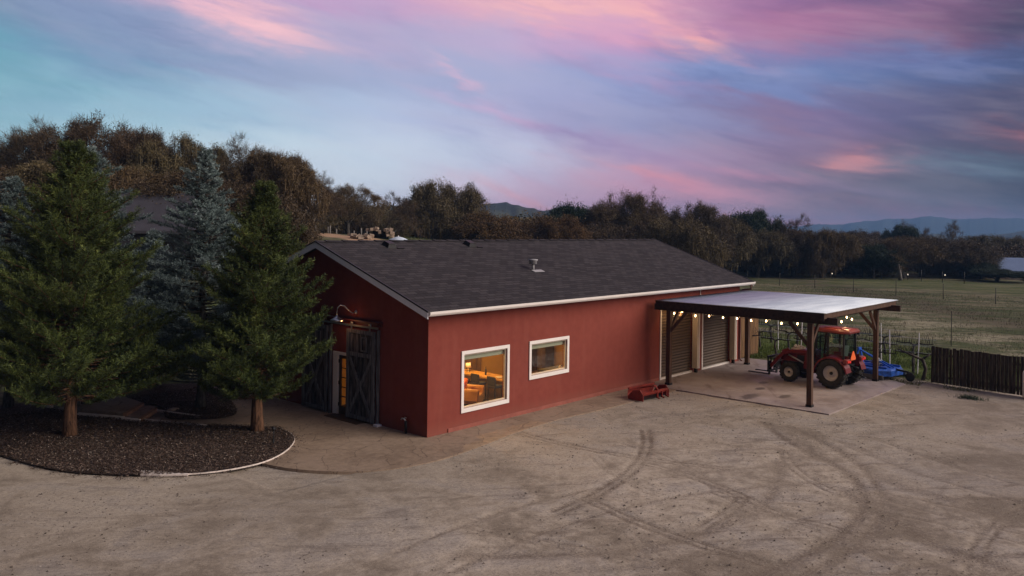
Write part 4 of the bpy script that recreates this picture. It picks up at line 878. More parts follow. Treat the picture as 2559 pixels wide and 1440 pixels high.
# loader
for s in (-1, 1):
    ld = MB(); ld.beam((1.28, s*.42, .72), (1.28, s*.42, 1.36), .09, .16, (1, 0, 0)); ld.box((1.28, s*.34, .75), (.26, .2, .3)); ld.build('loader_tower', M['tred'], tr, bevel=.01)
ld = MB()
for s in (-1, 1):
    ld.beam((1.25, s*.47, 1.34), (2.25, s*.47, 1.28), .07, .15); ld.beam((2.22, s*.47, 1.31), (2.95, s*.47, .50), .07, .15); ld.box((2.2, s*.47, 1.26), (.34, .075, .24), (0, .4, 0))
ld.tube([(2.72, -.47, .78), (2.72, .47, .78)], .05, 8); ld.build('loader_arm', M['tred'], tr, bevel=.01)
ld = MB()
for s in (-1, 1): ld.tube([(1.38, s*.40, .82), (2.1, s*.44, 1.12)], .035, 8); ld.tube([(2.25, s*.42, 1.22), (2.85, s*.42, .88)], .03, 8)
ld.build('loader_cylinder', M['galv'], tr)
ld = MB(); ld.box((2.98, 0, .55), (.10, 1.1, .12)); ld.box((3.02, 0, .93), (.07, 1.15, .08)); ld.box((3.02, 0, .30), (.07, 1.15, .08))
for y in (-.55, -.28, 0, .28, .55): ld.box((3.02, y, .62), (.05, .05, .66))
ld.box((2.95, -.2, .6), (.06, .5, .4)); ld.build('fork_carriage', M['black'], tr)
for s in (-1, 1): ld = MB(); ld.box((3.07, s*.33, .42), (.05, .12, .62)); ld.box((3.60, s*.33, .13), (1.05, .11, .04), (0, .01, 0), .92); ld.build('fork', M['black'], tr)
m = MB(); m.box((2.0, 0, 1.36), (.5, .4, .05)); 
for k_ in range(9): m.box((1.8+.05*k_, -.12+.06*(k_ % 4), 1.42+.02*(k_ % 3)), (.07, .09, .06), (k_, k_*.7, k_*.3))
tag(m.build('rag_pile', M['paleedge']), 'small heap of pale rags lying on the tractor hood', 'rags'); rp_ = bpy.data.objects['rag_pile']; rp_.matrix_world = Matrix.Translation(tr.location) @ Matrix.Rotation(R(86), 4, 'Z') @ Matrix.Translation((-.15, 0, .02))

# ------------------------------------------------------------------ blue rotary mower
bmw = thing('rotary_mower', 'bright blue rotary mower attachment at the carport slab edge', 'mower', (21.7, -6.45, .0), R(-102)); bmw.scale = (1.12, 1.12, 1.12)
m = MB(); P = [(-.85, -.85), (.6, -.85), (.9, -.45), (.9, .45), (.6, .85), (-.85, .85)]
V = [(x, y, .16) for x, y in P]+[(x, y, .38) for x, y in P]+[(x*.93, y*.93, .43) for x, y in P]
m.add(V, [tuple(range(12, 18))]+[(i+j*6, (i+1) % 6+j*6, (i+1) % 6+6+j*6, i+6+j*6) for j in (0, 1) for i in range(6)]); m.build('deck', plain('scuffed_blue_paint', (.02, .10, .46), .4, .75, 5, spec=.5), bmw, bevel=.01)
m = MB()
for y in (-.5, .5): m.box((0, y, .46), (1.5, .06, .08))
m.box((-.4, 0, .45), (.06, 1.5, .06)); m.beam((-.5, -.5, .5), (.4, .1, .5), .06, .06); m.beam((-.5, .5, .5), (.4, -.1, .5), .06, .06); m.build('deck_rib', M['blue'], bmw)
m = MB(); m.box((0.05, 0, .56), (.32, .3, .26)); m.lathe([(0, 0), (.1, 0), (.1, .1), (0, .1)], 12, 'z', (.05, 0, .66)); m.build('gearbox', M['worn'], bmw, bevel=.02)
m = MB(); m.beam((-.75, -.35, .45), (-.72, -.05, 1.02), .05, .07); m.beam((-.75, .35, .45), (-.72, .05, 1.02), .05, .07); m.box((-.72, 0, 1.03), (.08, .2, .12)); m.beam((-.7, .0, 1.0), (.7, .12, .45), .05, .05); m.beam((-.7, .0, 1.0), (.7, -.12, .45), .05, .05); m.build('hitch_frame', M['blue'], bmw)
m = MB(); m.tube([(.2, 0, .62), (.0, .2, .62), (-1.1, .75, .2), (-1.35, .9, .10)], .05, 8); m.build('drive_shaft', M['black'], bmw)
m = MB(); m.beam((.85, 0, .4), (1.35, 0, .36), .07, .07); m.lathe([(0, -.05), (.17, -.05), (.19, 0), (.17, .05), (0, .05)], 16, 'y', (1.42, 0, .19)); m.build('tail_wheel', M['tyre'], bmw)
for y in (-.86, .86): m = MB(); m.box((0, y, .12), (1.6, .03, .18)); m.build('skid', M['worn'], bmw)
# ------------------------------------------------------------------ red box scraper
bs_ = thing('box_scraper', 'worn red box scraper attachment lying at the end of the patio', 'scraper', (10.2, -1.62, .0), R(-4)); bs_.scale = (1.0, 1.0, .85)
m = MB(); m.prism([(-.36, .0), (.36, .0), (.36, .16), (.12, .44), (-.20, .50), (-.36, .30)], -.86, -.82, 'x'); m.build('side_plate', M['scraper'], bs_, bevel=.01); m = MB(); m.prism([(-.36, .0), (.36, .0), (.36, .16), (.12, .44), (-.20, .50), (-.36, .30)], .82, .86, 'x'); m.build('side_plate', M['scraper'], bs_, bevel=.01)
m = MB(); V = []; F = []
for i in range(7): a = R(-60+i*20); V += [(-.819, .34-.22*math.cos(a)*-.3, .25+.24*math.sin(a)), (.819, .34-.22*math.cos(a)*-.3, .25+.24*math.sin(a))]
for i in range(6): b = 2*i; F.append((b, b+1, b+3, b+2))
m.add(V, F); m.box((0, .36, .48), (1.64, .08, .06)); m.build('moldboard', M['scraper'], bs_)
m = MB(); m.box((0, -.28, .30), (1.64, .12, .12), (.3, 0, 0)); m.build('front_beam', M['scraper'], bs_, bevel=.015)
for k_ in range(3): x = .1+.3*k_; m = MB(); m.box((x, -.33, .16), (.05, .07, .28)); m.box((x, -.37, .03), (.05, .16, .05), (.3, 0, 0)); m.build('ripper_shank', M['scraper'], bs_)
m = MB(); m.b2((-.8, -.20, .02), (.8, .26, .05)); m.build('cutting_floor', M['black'], bs_)
m = MB(); m.beam((-.28, -.30, .34), (-.05, -.26, .74), .05, .06); m.beam((.28, -.30, .34), (.05, -.26, .74), .05, .06); m.beam((0, -.26, .74), (0, .34, .5), .05, .06); m.box((0, -.27, .75), (.16, .08, .10)); o = m.build('hitch_frame', M['scraper'], bs_); o.scale = (1, 1, .78)

# ------------------------------------------------------------------ fences near
def board_fence(name, p0, p1, h, bw, mt, label, gap=.01, seed=1, rail=True):
    p0, p1 = Vector(p0+(0,)), Vector(p1+(0,)); L = (p1-p0).length; t = thing(name, label, 'fence', p0, math.atan2(p1.y-p0.y, p1.x-p0.x)); r = random.Random(seed)
    m = MB(); x = 0
    while x < L-bw*.5: g_ = gap*(3 if r.random() < .15 else 1); hh = h+r.uniform(-.03, .03); m.box((x+bw/2, r.uniform(-.006, .006), hh/2+.02), (bw-g_, .022, hh), (0, r.uniform(-.006, .006), 0)); x += bw
    m.build('boards', mt, t)
    m = MB()
    for z in (.3, h-.3): m.b2((0, .02, z-.045), (L, .06, z+.045))
    m.build('rail', mt, t)
    x = 0
    while x <= L+.01: m = MB(); m.b2((x-.045, .062, 0), (x+.045, .15, h-.02)); m.build('post', mt, t); x += L/max(1, round(L/2.4))
    return t
board_fence('board_fence', (21.85, -8.75), (21.15, -13.6), 1.56, .145, M['fence'], 'dark weathered vertical board fence behind the yard at the right', .012, 2)
board_fence('board_fence', (21.25, .25), (24.15, .35), 2.25, .15, M['fenceL'], 'warm brown vertical board fence at the end of the barn', .012, 4)
t = thing('storage_tank', 'white plastic tank standing at the right end of the dark fence', 'tank', (21.05, -12.62, 0)); m = MB(); m.lathe([(0, 0), (.27, 0), (.28, .04), (.28, 1.0), (.25, 1.08), (.08, 1.14), (0, 1.14)], 28); m.build('body', M['white'], t); m = MB(); m.lathe([(0, 1.14), (.07, 1.14), (.07, 1.2), (0, 1.21)], 14); m.build('cap', M['black'], t)

# spot light in mulch
t = thing('path_light', 'small black stake light standing in the front mulch bed', 'garden light', at(683, 1115)); m = MB(); m.tube([(0, 0, 0), (.01, .0, .5)], .014, 6); m.build('stake', M['black'], t); m = MB(); m.lathe([(0, .56), (.05, .52), (.03, .46), (0, .45)], 10); m.box((.03, 0, .53), (.12, .06, .05), (0, .5, 0)); m.build('head', M['black'], t); m = MB(); m.box((0, 0, .16), (.05, .04, .10)); m.build('box', M['black'], t)
# stepping edges left of the bed
def tim(name, a, b, label, h=.14, mt='rail', wd=.10, z=0): m = MB(); pa, pb = at(*a), at(*b); m.beam((pa.x, pa.y, z+h/2), (pb.x, pb.y, z+h/2), wd, h); return tag(m.build(name, M[mt], bevel=.008), label, 'timber edging')
tim('step_edging', (355,1052), (515,1067), 'pale timber edging along the front of the lowest step by the mulch bed', .07, 'paleedge')
tim('step_edging', (305,1052), (352,1056), 'short pale timber edging below the middle step by the mulch bed', .12, 'paleedge')
tim('step_edging', (195,1040), (310,1050), 'long pale timber edging beside the upper landing near the left tree', .12, 'paleedge')
tim('step_edging', (385,1028), (500,1044), 'brown timber edging behind the lowest step', .07, 'paleedge')
tim('step_riser', (312,1048), (355,1021), 'brown timber riser between the upper landing and middle step', .20, 'rail', .14)
tim('step_riser', (350,1056), (388,1030), 'brown timber riser between the middle and lowest step', .13, 'rail', .14)
tim('step_edging', (75,1010), (130,1020), 'pale timber edging at the far left behind the left tree', .10, 'paleedge')
m = MB(); m.prism([A(200,1036), A(310,1046), A(352,1018), A(300,1002), A(200,1010)], .0, .19); tag(m.build('upper_landing', M['patio']), kind='structure')
m = MB(); m.prism([A(314,1048), A(352,1052), A(386,1030), A(356,1020)], .0, .10); tag(m.build('middle_step', M['patio']), kind='structure')
m = MB(); m.box((0, 0, .05), (.42, .3, .1), (0, 0, .4), .8); o = m.build('flat_rock', M['rock'], bevel=.02); o.location = at(432, 1028); tag(o, 'flat pale rock lying in the back mulch bed', 'rock')
# ------------------------------------------------------------------ conifers
def conifer(name, H, Rm, zb, seed, style, fol, barkm, label, loc, group, lean=0, nbr=300, pw=.72):
    r = np.random.RandomState(seed); t = thing(name, label, 'tree', loc, 0, group)
    trunk = MB(); n = 14; pts = [(lean*(z/H)**2+.05*math.sin(z*1.3+seed), .05*math.cos(z*.9+seed), z) for z in np.linspace(-.1, H, n)]
    r0 = .165 if style == 'redwood' else .14
    rad = [r0*(1.35 if i == 0 else 1.12 if i == 1 else 1)*(1-i/(n-1))**.8+.012 for i in range(n)]; trunk.tube(pts, rad, 14)
    PS, DS, NS, LS, WS = [], [], [], [], []
    nb = int(nbr)
    for i in range(nb):
        u = (i+r.rand())/nb; h = zb+(H-zb-.12)*u**.92; rel = (h-zb)/(H-zb)
        if style == 'redwood': shape = min(1, .80+rel*2.0)*(1-rel)**pw*(1+.10*math.sin(rel*23+seed))
        else: shape = min(1, .65+rel*1.6)*(1-rel)**.85*(1+.16*math.sin(rel*31+seed))
        L = Rm*shape*(r.uniform(.55, 1.10) if r.rand() > .18 else r.uniform(1.12, 1.42))+.05; a = i*2.39996+r.uniform(-.4, .4); d = np.array([math.cos(a), math.sin(a), 0.]); side = np.array([-d[1], d[0], 0.])
        if vnoise(np.array([a*1.0 % 6.28]), np.array([h]), 1.15, seed)[0] < (.36 if style == 'redwood' else .40) and rel < .9: L *= .62
        dr, upc = (.20*(1-rel)-.15*rel, .40) if style == 'redwood' else (-.02, .16)
        ts = np.linspace(0, 1, 7); ax = np.stack([d*L*q + np.array([0, 0, L*(-dr*q+upc*q*q)]) + side*L*.06*math.sin(q*3+i) for q in ts]); bx = lean*(h/H)**2+.05*math.sin(h*1.3+seed)
        ax += np.array([bx, 0, h]); trunk.tube(ax, [.028*(1-q)+.006 for q in ts], 4, False)
        nt_ = max(4, int((11 if style == 'redwood' else 13)*L/1.6))
        for k in range(nt_):
            q = .30+.70*((k+r.rand())/nt_)**.8; f = q*6; j = min(5, int(f)); p = ax[j]*(1-(f-j))+ax[j+1]*(f-j); tang = ax[j+1]-ax[j]; tang /= np.linalg.norm(tang)
            for s in (-1, 1, 0):
                l = (.62 if style == 'redwood' else .50)*(1.15-.6*q)*r.uniform(.55, 1.25)*(.6+.4*min(1, L/1.2))*(.38+.62*(1-rel)**.55); dv = tang*r.uniform(.5, .95)+side*s*r.uniform(.5, .95)+np.array([0, 0, 1])*r.uniform(-.05, .55)+r.normal(size=3)*.14; dv /= np.linalg.norm(dv)
                m_ = int((13 if style == 'redwood' else 17)*l/.4)+2; w_ = np.linspace(.1, 1, m_)[:, None]; pts_ = p+dv*l*w_+np.array([0, 0, .10*l])*w_**2
                for s2 in (-1, 1):
                    rr = r.normal(size=(m_, 3)); pr = np.cross(dv, rr); pr /= np.linalg.norm(pr, axis=1, keepdims=True)+1e-9
                    PS.append(pts_); DS.append(dv*.75+pr*.85*s2); NS.append(r.normal(size=(m_, 3)))
                    sz = r.uniform(.07, .15, m_) if style == 'redwood' else r.uniform(.04, .095, m_)
                    LS.append(sz*(1.15-.5*w_[:, 0])); WS.append(sz*(.17 if style == 'redwood' else .34))
    P, D, N, L_, W_ = [np.concatenate(q) for q in (PS, DS, NS, LS, WS)]
    V, F = cards(P, D, N, L_, W_, .22)
    trunk.build('trunk', barkm, t); npmesh('crown', V, F, fol, t); return t
conifer('redwood_tree', 9.0, 3.0, 1.1, 11, 'redwood', M['redwood'], M['bark'], 'tall dense green conifer at the left, with bark trunk standing in the front mulch bed', at(178, 1092), 'young green conifers', 0, 440, .80)
conifer('redwood_tree', 7.9, 2.15, 1.1, 23, 'redwood', M['redwood'], M['bark'], 'dense green conifer nearest the barn gable and the patio', at(645, 1080), 'young green conifers', .1, 380, .82)
conifer('blue_cedar', 9.3, 2.9, .9, 31, 'cedar', M['cedar'], M['oakbark'], 'blue grey conifer between and behind the two green conifers', at(503, 1020), 'blue grey conifers', .1, 320)
conifer('blue_cedar', 9.3, 3.6, 1.0, 37, 'cedar', M['cedar'], M['oakbark'], 'wide blue grey conifer directly behind the left green conifer', pd(225, 29.0), 'blue grey conifers', 0, 380)
conifer('blue_cedar', 8.2, 2.8, .9, 43, 'cedar', M['cedar'], M['oakbark'], 'blue grey conifer at the left edge of the picture', pd(30, 29.0), 'blue grey conifers')
conifer('blue_cedar', 6.3, 2.0, .6, 47, 'cedar', M['cedar'], M['oakbark'], 'smaller blue grey conifer in front of the grey roofed house', pd(385, 33), 'blue grey conifers')

# ------------------------------------------------------------------ oaks
def oak(seed, style):
    """unit-ish tree about 10 m tall; returns (trunk mesh object, crown mesh object)"""
    r = random.Random(seed); rn = np.random.RandomState(seed); mb = MB(); tips = []
    def grow(p, d, L, rad, lev):
        n = 4; pts = [p]; rads = [rad]; 
        for i in range(n):
            wob = .30 if lev > 0 else .12
            d = (d+Vector((r.gauss(0, wob), r.gauss(0, wob), r.gauss(0, wob*.7)+(.05 if lev < 2 else .03)))).normalized()
            p = p+d*L/n; pts.append(p); rads.append(rad*(1-.42*(i+1)/n))
        mb.tube(pts, rads, 7 if lev < 2 else (5 if lev < 3 else 3), False)
        if lev >= 4: tips.extend([pts[-1], pts[-2], pts[2]]); return
        if lev == 3: tips.append(pts[-1])
        kids = [5, 4, 4, 4][lev]
        for k in range(kids):
            j = n if k < 2 else r.choice([2, 3, 3]); q = pts[j]; ax = d.orthogonal().normalized(); ax.rotate(Matrix.Rotation(r.uniform(0, 6.28) if lev else 2*math.pi*(k+r.random()*.6)/kids, 3, d))
            spread = [.85, .8, .85, .9][lev]; nd = (d*(1-.25*spread) + ax*spread*r.uniform(.7, 1.15)); 
            if lev == 0: nd.z = abs(nd.z)*.8
            grow(q, nd.normalized(), L*[.95, .74, .70, .62][lev]*r.uniform(.8, 1.2), rads[j]*[.62, .62, .6, .6][lev], lev+1)
    grow(Vector((0, 0, -.3)), Vector((r.uniform(-.2, .2), r.uniform(-.2, .2), 1)).normalized(), 3.1, .36, 0)
    T = np.array([tuple(t) for t in tips])
    if style != 'bare':
        c0 = T[:, :2].mean(0); zm = np.percentile(T[:, 2], 93); rxx = np.percentile(np.hypot(*(T[:, :2]-c0).T), 80)*1.06; zc_ = zm*.44; rz_ = zm*.56
        ne = int(len(T)*(.55 if style != 'light' else .35)); u_ = rn.normal(size=(ne, 3)); u_ /= np.linalg.norm(u_, axis=1, keepdims=True); u_[:, 2] = np.abs(u_[:, 2])*1.0-.25*(rn.rand(ne) < .35)
        lob = 1+.13*np.sin(u_[:, 0]*6+seed)*np.cos(u_[:, 1]*5+seed*2); u_ *= (lob*rn.uniform(.72, 1.0, ne))[:, None]; cl = rn.randint(0, 26, ne); cen_ = u_[:26][cl % min(26, ne)]
        u_ = u_*.55+cen_*.45; T = np.concatenate([T, u_*np.array([rxx, rxx, rz_])+np.array([c0[0], c0[1], zc_])])
        q_ = (T-np.array([c0[0], c0[1], zc_]))/np.array([rxx, rxx, rz_]); nq = np.linalg.norm(q_, axis=1); an = np.arctan2(q_[:, 1], q_[:, 0]); lim = 1.0+.09*np.sin(an*5+seed)+.07*np.sin(q_[:, 2]*7+an*3); f_ = np.where(nq > lim, lim/np.maximum(nq, 1e-6), 1)
        T = q_*f_[:, None]*np.array([rxx, rxx, rz_])+np.array([c0[0], c0[1], zc_])
        A_ = np.array(mb.v); qa = (A_-np.array([c0[0], c0[1], zc_]))/np.array([rxx, rxx, rz_]); na_ = np.linalg.norm(qa, axis=1); fa = np.where((na_ > 1.0) & (A_[:, 2] > zc_*.8), (1.0+.12*(na_-1))/np.maximum(na_, 1e-6), 1)
        mb.v = [tuple(v_) for v_ in qa*fa[:, None]*np.array([rxx, rxx, rz_])+np.array([c0[0], c0[1], zc_])]
    k, sg, s0, s1 = dict(bare=(9, .15, .06, .13), light=(20, .20, .06, .15), moss=(28, .25, .07, .17), dense=(36, .30, .08, .18), ever=(44, .28, .09, .19))[style]
    C = np.repeat(T, k, 0); C = C+rn.normal(size=C.shape)*sg; n = len(C)
    D = rn.normal(size=(n, 3)); N = rn.normal(size=(n, 3)); L = rn.uniform(s0, s1, n); V, F = cards(C, D, N, L, L*.55, .25)
    nt2 = len(T)*(12 if style != 'ever' else 3); i2 = rn.randint(0, len(T), nt2); cen = T.mean(0); D3 = (T[i2]-cen); D3 /= np.linalg.norm(D3, axis=1, keepdims=True)+1e-6; D3 = D3*.6+rn.normal(size=(nt2, 3))*.6
    V3, F3 = cards(T[i2]+rn.normal(size=(nt2, 3))*.10, D3, rn.normal(size=(nt2, 3)), rn.uniform(.25, .75, nt2), np.full(nt2, .03), .2); F = np.concatenate([F, F3+len(V)]); V = np.concatenate([V, V3])
    if style in ('light', 'moss', 'dense'):
        km = dict(light=.2, moss=2.0, dense=.3)[style]; n2 = int(len(T)*km); id_ = rn.randint(0, len(T), n2); C2 = T[id_]+rn.normal(size=(n2, 3))*.18; D2 = np.tile([0, 0, -1.], (n2, 1))+rn.normal(size=(n2, 3))*.08
        L2 = rn.uniform(.3, 1.1 if style == 'moss' else .7, n2); N2 = rn.normal(size=(n2, 3)); N2[:, 2] = 0; V2, F2 = cards(C2, D2, N2, L2, rn.uniform(.04, .10, n2), .3); F = np.concatenate([F, F2+len(V)]); V = np.concatenate([V, V2])
    return mb, V, F, T
fol = dict(bare='oakleaf', light='oakleaf', moss='mossleaf', dense='oakleaf', rust='rustleaf', ever='evergreen', lightm='mossleaf')
PROTO = {}
def proto(kind, seed):
    key = (kind, seed)
    if key not in PROTO:
        st = {'rust': 'dense', 'lightm': 'light'}.get(kind, kind); mb, V, F, T = oak(seed, st)
        A_ = np.array(mb.v); zt_ = max(T[:, 2].max()+.2, 1); rx = np.percentile(np.hypot(T[:, 0]-T[:, 0].mean(), T[:, 1]-T[:, 1].mean()), 92)+.2; off = (T[:, 0].mean(), T[:, 1].mean())
        PROTO[key] = (mb, V, F, zt_, rx, off, [None])
    return PROTO[key]
def put_oak(kind, seed, px, ytop, depth, wpx, label, rz=0, group='oaks on the skyline', zbase=None, name='oak_tree', cat='tree'):
    mb, V, F, zt_, rx, off, cache = proto(kind, seed); p = pd(px, depth); z0 = float(hgt(p.x, p.y))-.1 if zbase is None else zbase; H = zpix(px, ytop, depth)-z0; Wm = wpx*1.18/FPX*depth/2
    if cache[0] is None:
        t = thing(name, label, cat, (0, 0, 0), 0, group); mb.build('trunk', M['oakbark'], t); npmesh('crown', V, F, M[fol[kind]], t); cache[0] = t
    else: t = copy_tree(cache[0]); t['label'] = label; t['group'] = group; t.name = name; t['category'] = cat
    sz = H/zt_; sx = max(Wm/rx, .80*sz); t.scale = (sx, sx, sz); t.rotation_euler = (0, 0, rz); c, s = math.cos(rz)*sx, math.sin(rz)*sx
    t.location = (p.x-(off[0]*c-off[1]*s), p.y-(off[0]*s+off[1]*c), z0); return t
HL = 'oaks on the left hill'
for a in [
 ('light', 1, 60, 325, 66, 190, 'spiky topped oak at the far left end of the hill skyline', 0.3),
 ('bare', 2, 135, 296, 72, 150, 'flat topped open oak second from the left on the hill skyline', 1.3),
 ('light', 3, 250, 288, 64, 240, 'tallest dark oak on the left hill skyline above the left conifer', 2.1),
 ('light', 1, 365, 318, 62, 200, 'dark spreading oak just right of the tallest oak on the left hill', 3.3),
 ('moss', 4, 455, 340, 60, 220, 'brown mossy oak on the left hill above the middle blue conifer', .2),
 ('bare', 2, 560, 332, 66, 190, 'bare twisted oak poking up from the middle of the left hill', 4.1),
 ('light', 3, 625, 372, 62, 200, 'brown oak on the falling right part of the left hill', 5.0),
 ('moss', 5, 700, 378, 62, 150, 'rounded dark oak ending the dense left hill grove', 1.1),
 ('dense', 6, 20, 420, 52, 300, 'rust brown bushy oak low at the left edge behind the blue conifers', 0.4),
 ('moss', 4, 330, 420, 52, 300, 'hanging moss oak in front of the left hill above the grey roof', 2.8),
 ('dense', 6, 480, 430, 50, 280, 'brown tangled oak between the two blue conifers', 1.9),
 ('dense', 7, 620, 455, 48, 260, 'reddish brown oak right behind the right green conifer', 3.9),
 ('moss', 5, 160, 400, 54, 260, 'mossy brown oak behind the top of the left green conifer', 4.4),
 ('dense', 7, 715, 500, 50, 130, 'reddish brown oak beside the dirt track behind the right conifer', 0.9)]:
    put_oak(*a, group=HL)
MG = 'oaks behind the barn roof'
for a in [
 ('bare', 8, 785, 428, 74, 130, 'open leaning oak left of the gap beside the barn ridge', 0.5),
 ('lightm', 9, 868, 460, 84, 150, 'round flat topped oak with a pale forked trunk behind the barn', 2.5),
 ('moss', 5, 790, 510, 82, 120, 'dark low oak below the open leaning oak', 2.2),
 ('bare', 2, 975, 480, 88, 150, 'thin bare oak between the flat topped oak and the big mossy oak', 2.7),
 ('moss', 4, 940, 520, 92, 150, 'dark mossy oak with leaning pale limbs above the stone ruin', 0.7),
 ('moss', 10, 1112, 446, 98, 175, 'large domed oak draped with pale moss behind the barn roof', 0.1),
 ('moss', 5, 1040, 530, 100, 150, 'low brown oak just left of the large domed oak', 3.9),
 ('rust', 6, 1225, 532, 92, 190, 'rust orange bushy tree right of the large domed oak', 0.3),
 ('rust', 7, 1330, 530, 95, 180, 'rust orange bushy tree in the middle of the gap above the roof', 1.7),
 ('rust', 6, 1405, 540, 92, 130, 'rust orange bushy tree left of the dark green tree', 3.0),
 ('ever', 12, 1430, 508, 108, 75, 'small rounded dark green tree between the rust trees and the oaks', 0.2),
 ('lightm', 3, 1560, 478, 104, 150, 'round crowned oak with gaps above the barn ridge', 4.6),
 ('bare', 13, 1645, 463, 106, 180, 'tall bare oak with crooked limbs against the pink sky', 0.9),
 ('light', 1, 1755, 503, 104, 150, 'brown oak on the right shoulder of the tall bare oak', 1.9),
 ('dense', 7, 1530, 545, 98, 170, 'low dark oak below the round crowned oak', 5.1),
 ('moss', 5, 1700, 545, 96, 190, 'mossy olive oak just above the right end of the barn ridge', 0.8),
 ('ever', 12, 1888, 524, 128, 85, 'dark green round tree right of the glowing patch of sky', 2.0),
 ('bare', 8, 1960, 548, 124, 70, 'thin bare oak just right of the dark green round tree', 3.1),
 ('bare', 2, 2010, 534, 122, 80, 'narrow bare oak spiking up above the right woods', 5.4)]:
    put_oak(*a, group=MG)
RG = 'trees along the edge of the right field'
for a in [
 ('moss', 4, 1800, 540, 112, 180, 'olive mossy oak behind the barn eave end', 3.6),
 ('moss', 10, 1900, 572, 116, 170, 'olive brown oak above the field end of the barn', 2.2),
 ('dense', 6, 1990, 575, 118, 150, 'brown rounded oak first right of the barn end along the field', 5.3),
 ('moss', 5, 2070, 572, 115, 130, 'tall olive brown oak with a forked crown along the field edge', 1.4),
 ('dense', 7, 2150, 580, 124, 150, 'dull red brown oak in the middle of the right tree line', 0.5),
 ('lightm', 9, 2250, 590, 117, 150, 'oak with a thick pale trunk at the field edge', 1.0),
 ('light', 1, 2330, 590, 120, 160, 'oak with a long pale curved limb along the field edge', 2.4),
 ('dense', 6, 2400, 600, 122, 150, 'dull brown oak left of the blue roofed house', 3.7),
 ('ever', 12, 2190, 610, 116, 100, 'black green evergreen low in the right tree line', 1.9),
 ('bare', 13, 2290, 548, 175, 70, 'bare round oak standing before the blue mountains, left of two', 1.2),
 ('bare', 2, 2372, 550, 175, 60, 'bare oak standing before the blue mountains, right of two', 4.2),
 ('ever', 12, 2252, 562, 170, 60, 'dark rounded tree beside the left bare oak before the mountains', 5.0),
 ('dense', 7, 2150, 572, 190, 130, 'low dark tree clump under the mountain foot', 2.9),
 ('moss', 10, 2490, 585, 150, 150, 'brown oak rising behind the blue roofed house', 5.8),
 ('ever', 12, 2455, 655, 118, 80, 'dark bush against the left end of the blue roofed house', 0.4)]:
    put_oak(*a, group=RG)
# woodland mass behind and under the single trees
def wood(name, spec, seed, leaf, label, per=1500, sz=(.18, .42)):
    r = np.random.RandomState(seed); VV = []; FF = []; b = 0
    for (x0, x1, yt0, yt1, d0, d1, n_) in spec:
        for i in range(n_):
            u = r.rand(); px = x0+(x1-x0)*u; dp = r.uniform(d0, d1); p = pd(px, dp); z0 = float(hgt(p.x, p.y)); zt_ = zpix(px, yt0+(yt1-yt0)*u+r.uniform(0, 22), dp); Hh = max(1.5, zt_-z0); rx = r.uniform(2.2, 4.2)
            c = r.normal(size=(per, 3)); c /= np.linalg.norm(c, axis=1, keepdims=True); c *= r.uniform(.55, 1.0, per)[:, None]**.6; lump = 1+.22*np.sin(c[:, 0]*5+i)*np.cos(c[:, 2]*6+i*2)
            C = c*lump[:, None]*np.array([rx, rx, Hh*.52])+np.array([p.x, p.y, z0+Hh*.48]); L = r.uniform(sz[0], sz[1], per)
            V, F = cards(C, r.normal(size=(per, 3)), r.normal(size=(per, 3)), L, L*.6, .25); VV.append(V); FF.append(F+b); b += len(V)
    o = npmesh(name, np.concatenate(VV), np.concatenate(FF), leaf); return tag(o, label, 'woodland', kind='stuff')
put_oak('ever', 12, 2500, 672, 112, 110, 'dark hedge like bush hiding the front of the blue roofed house', 1.4, RG, name='oak_tree')
wood('hill_woodland', [(-150, 720, 395, 430, 70, 84, 46), (-100, 740, 470, 520, 48, 60, 20)], 3, M['oakleaf'], 'tangled brown oak thicket filling the left hill')
wood('middle_woodland', [(740, 1080, 500, 508, 96, 112, 30), (1000, 1500, 528, 536, 100, 116, 32), (1470, 1800, 518, 535, 112, 125, 32)], 5, M['mossleaf'], 'low brown thicket behind the barn roof')
wood('field_woodland', [(1760, 2100, 556, 585, 124, 140, 40), (2050, 2600, 592, 612, 124, 146, 46), (2000, 2620, 586, 600, 180, 230, 36)], 8, M['oakleaf'], 'brown woods filling the far side of the right field', 1900, (.2, .42))
m = MB(); m.tube([(0, 0, 0), (.1, .1, 1), (.05, .3, 2.3)], [.30, .22, .10], 8); m.tube([(.1, .1, .9), (.5, 0, 2.0)], [.14, .05], 6)
o = m.build('bare_snag', M['palebark']); o.location = (pd(2252, 112).x, pd(2252, 112).y, -.1); tag(o, 'thick pale dead trunk at the edge of the right field', 'tree stump')

# ------------------------------------------------------------------ distant hills and mountains
def ridge(name, depth, pts, base, mt, rough, seed, thick):
    r = np.random.RandomState(seed); xs = np.array([p[0] for p in pts]); ys = np.array([p[1] for p in pts]); px = np.linspace(xs[0], xs[-1], 420); yt = np.interp(px, xs, ys)+1.6*(vnoise(px, px*0+seed, .05, seed)-.5)*2+.8*(vnoise(px, px*0+seed, .17, seed+1)-.5)*2
    V = []; F = []; rows_ = 9; nn = len(px)
    for j in range(rows_):
        q = j/(rows_-1)
        for i in range(nn):
            dd = depth*(1+thick*(q-.0)*1.0) if q <= 1 else 0; prof_ = math.sin(math.pi*min(1, q*.5/.5)*.5) 
            dd = depth*(1-thick*(1-q)); p = pd(px[i], dd); zt_ = zpix(px[i], yt[i], depth); nz_ = rough*depth*(vnoise(np.array([px[i]*.5]), np.array([q*5.]), .06, seed)[0]-.5)*(1 if j < rows_-1 else .25)
            V.append((p.x, p.y, base+(zt_-base)*prof_+nz_*math.sin(math.pi*q*.9)))
    for i in range(nn): p = pd(px[i], depth*(1+thick)); V.append((p.x, p.y, base))
    for j in range(rows_):
        for i in range(nn-1): a = j*nn+i; F.append((a, a+1, a+1+nn, a+nn))
    return tag(npmesh(name, V, F, mt, smooth=True), kind='structure')
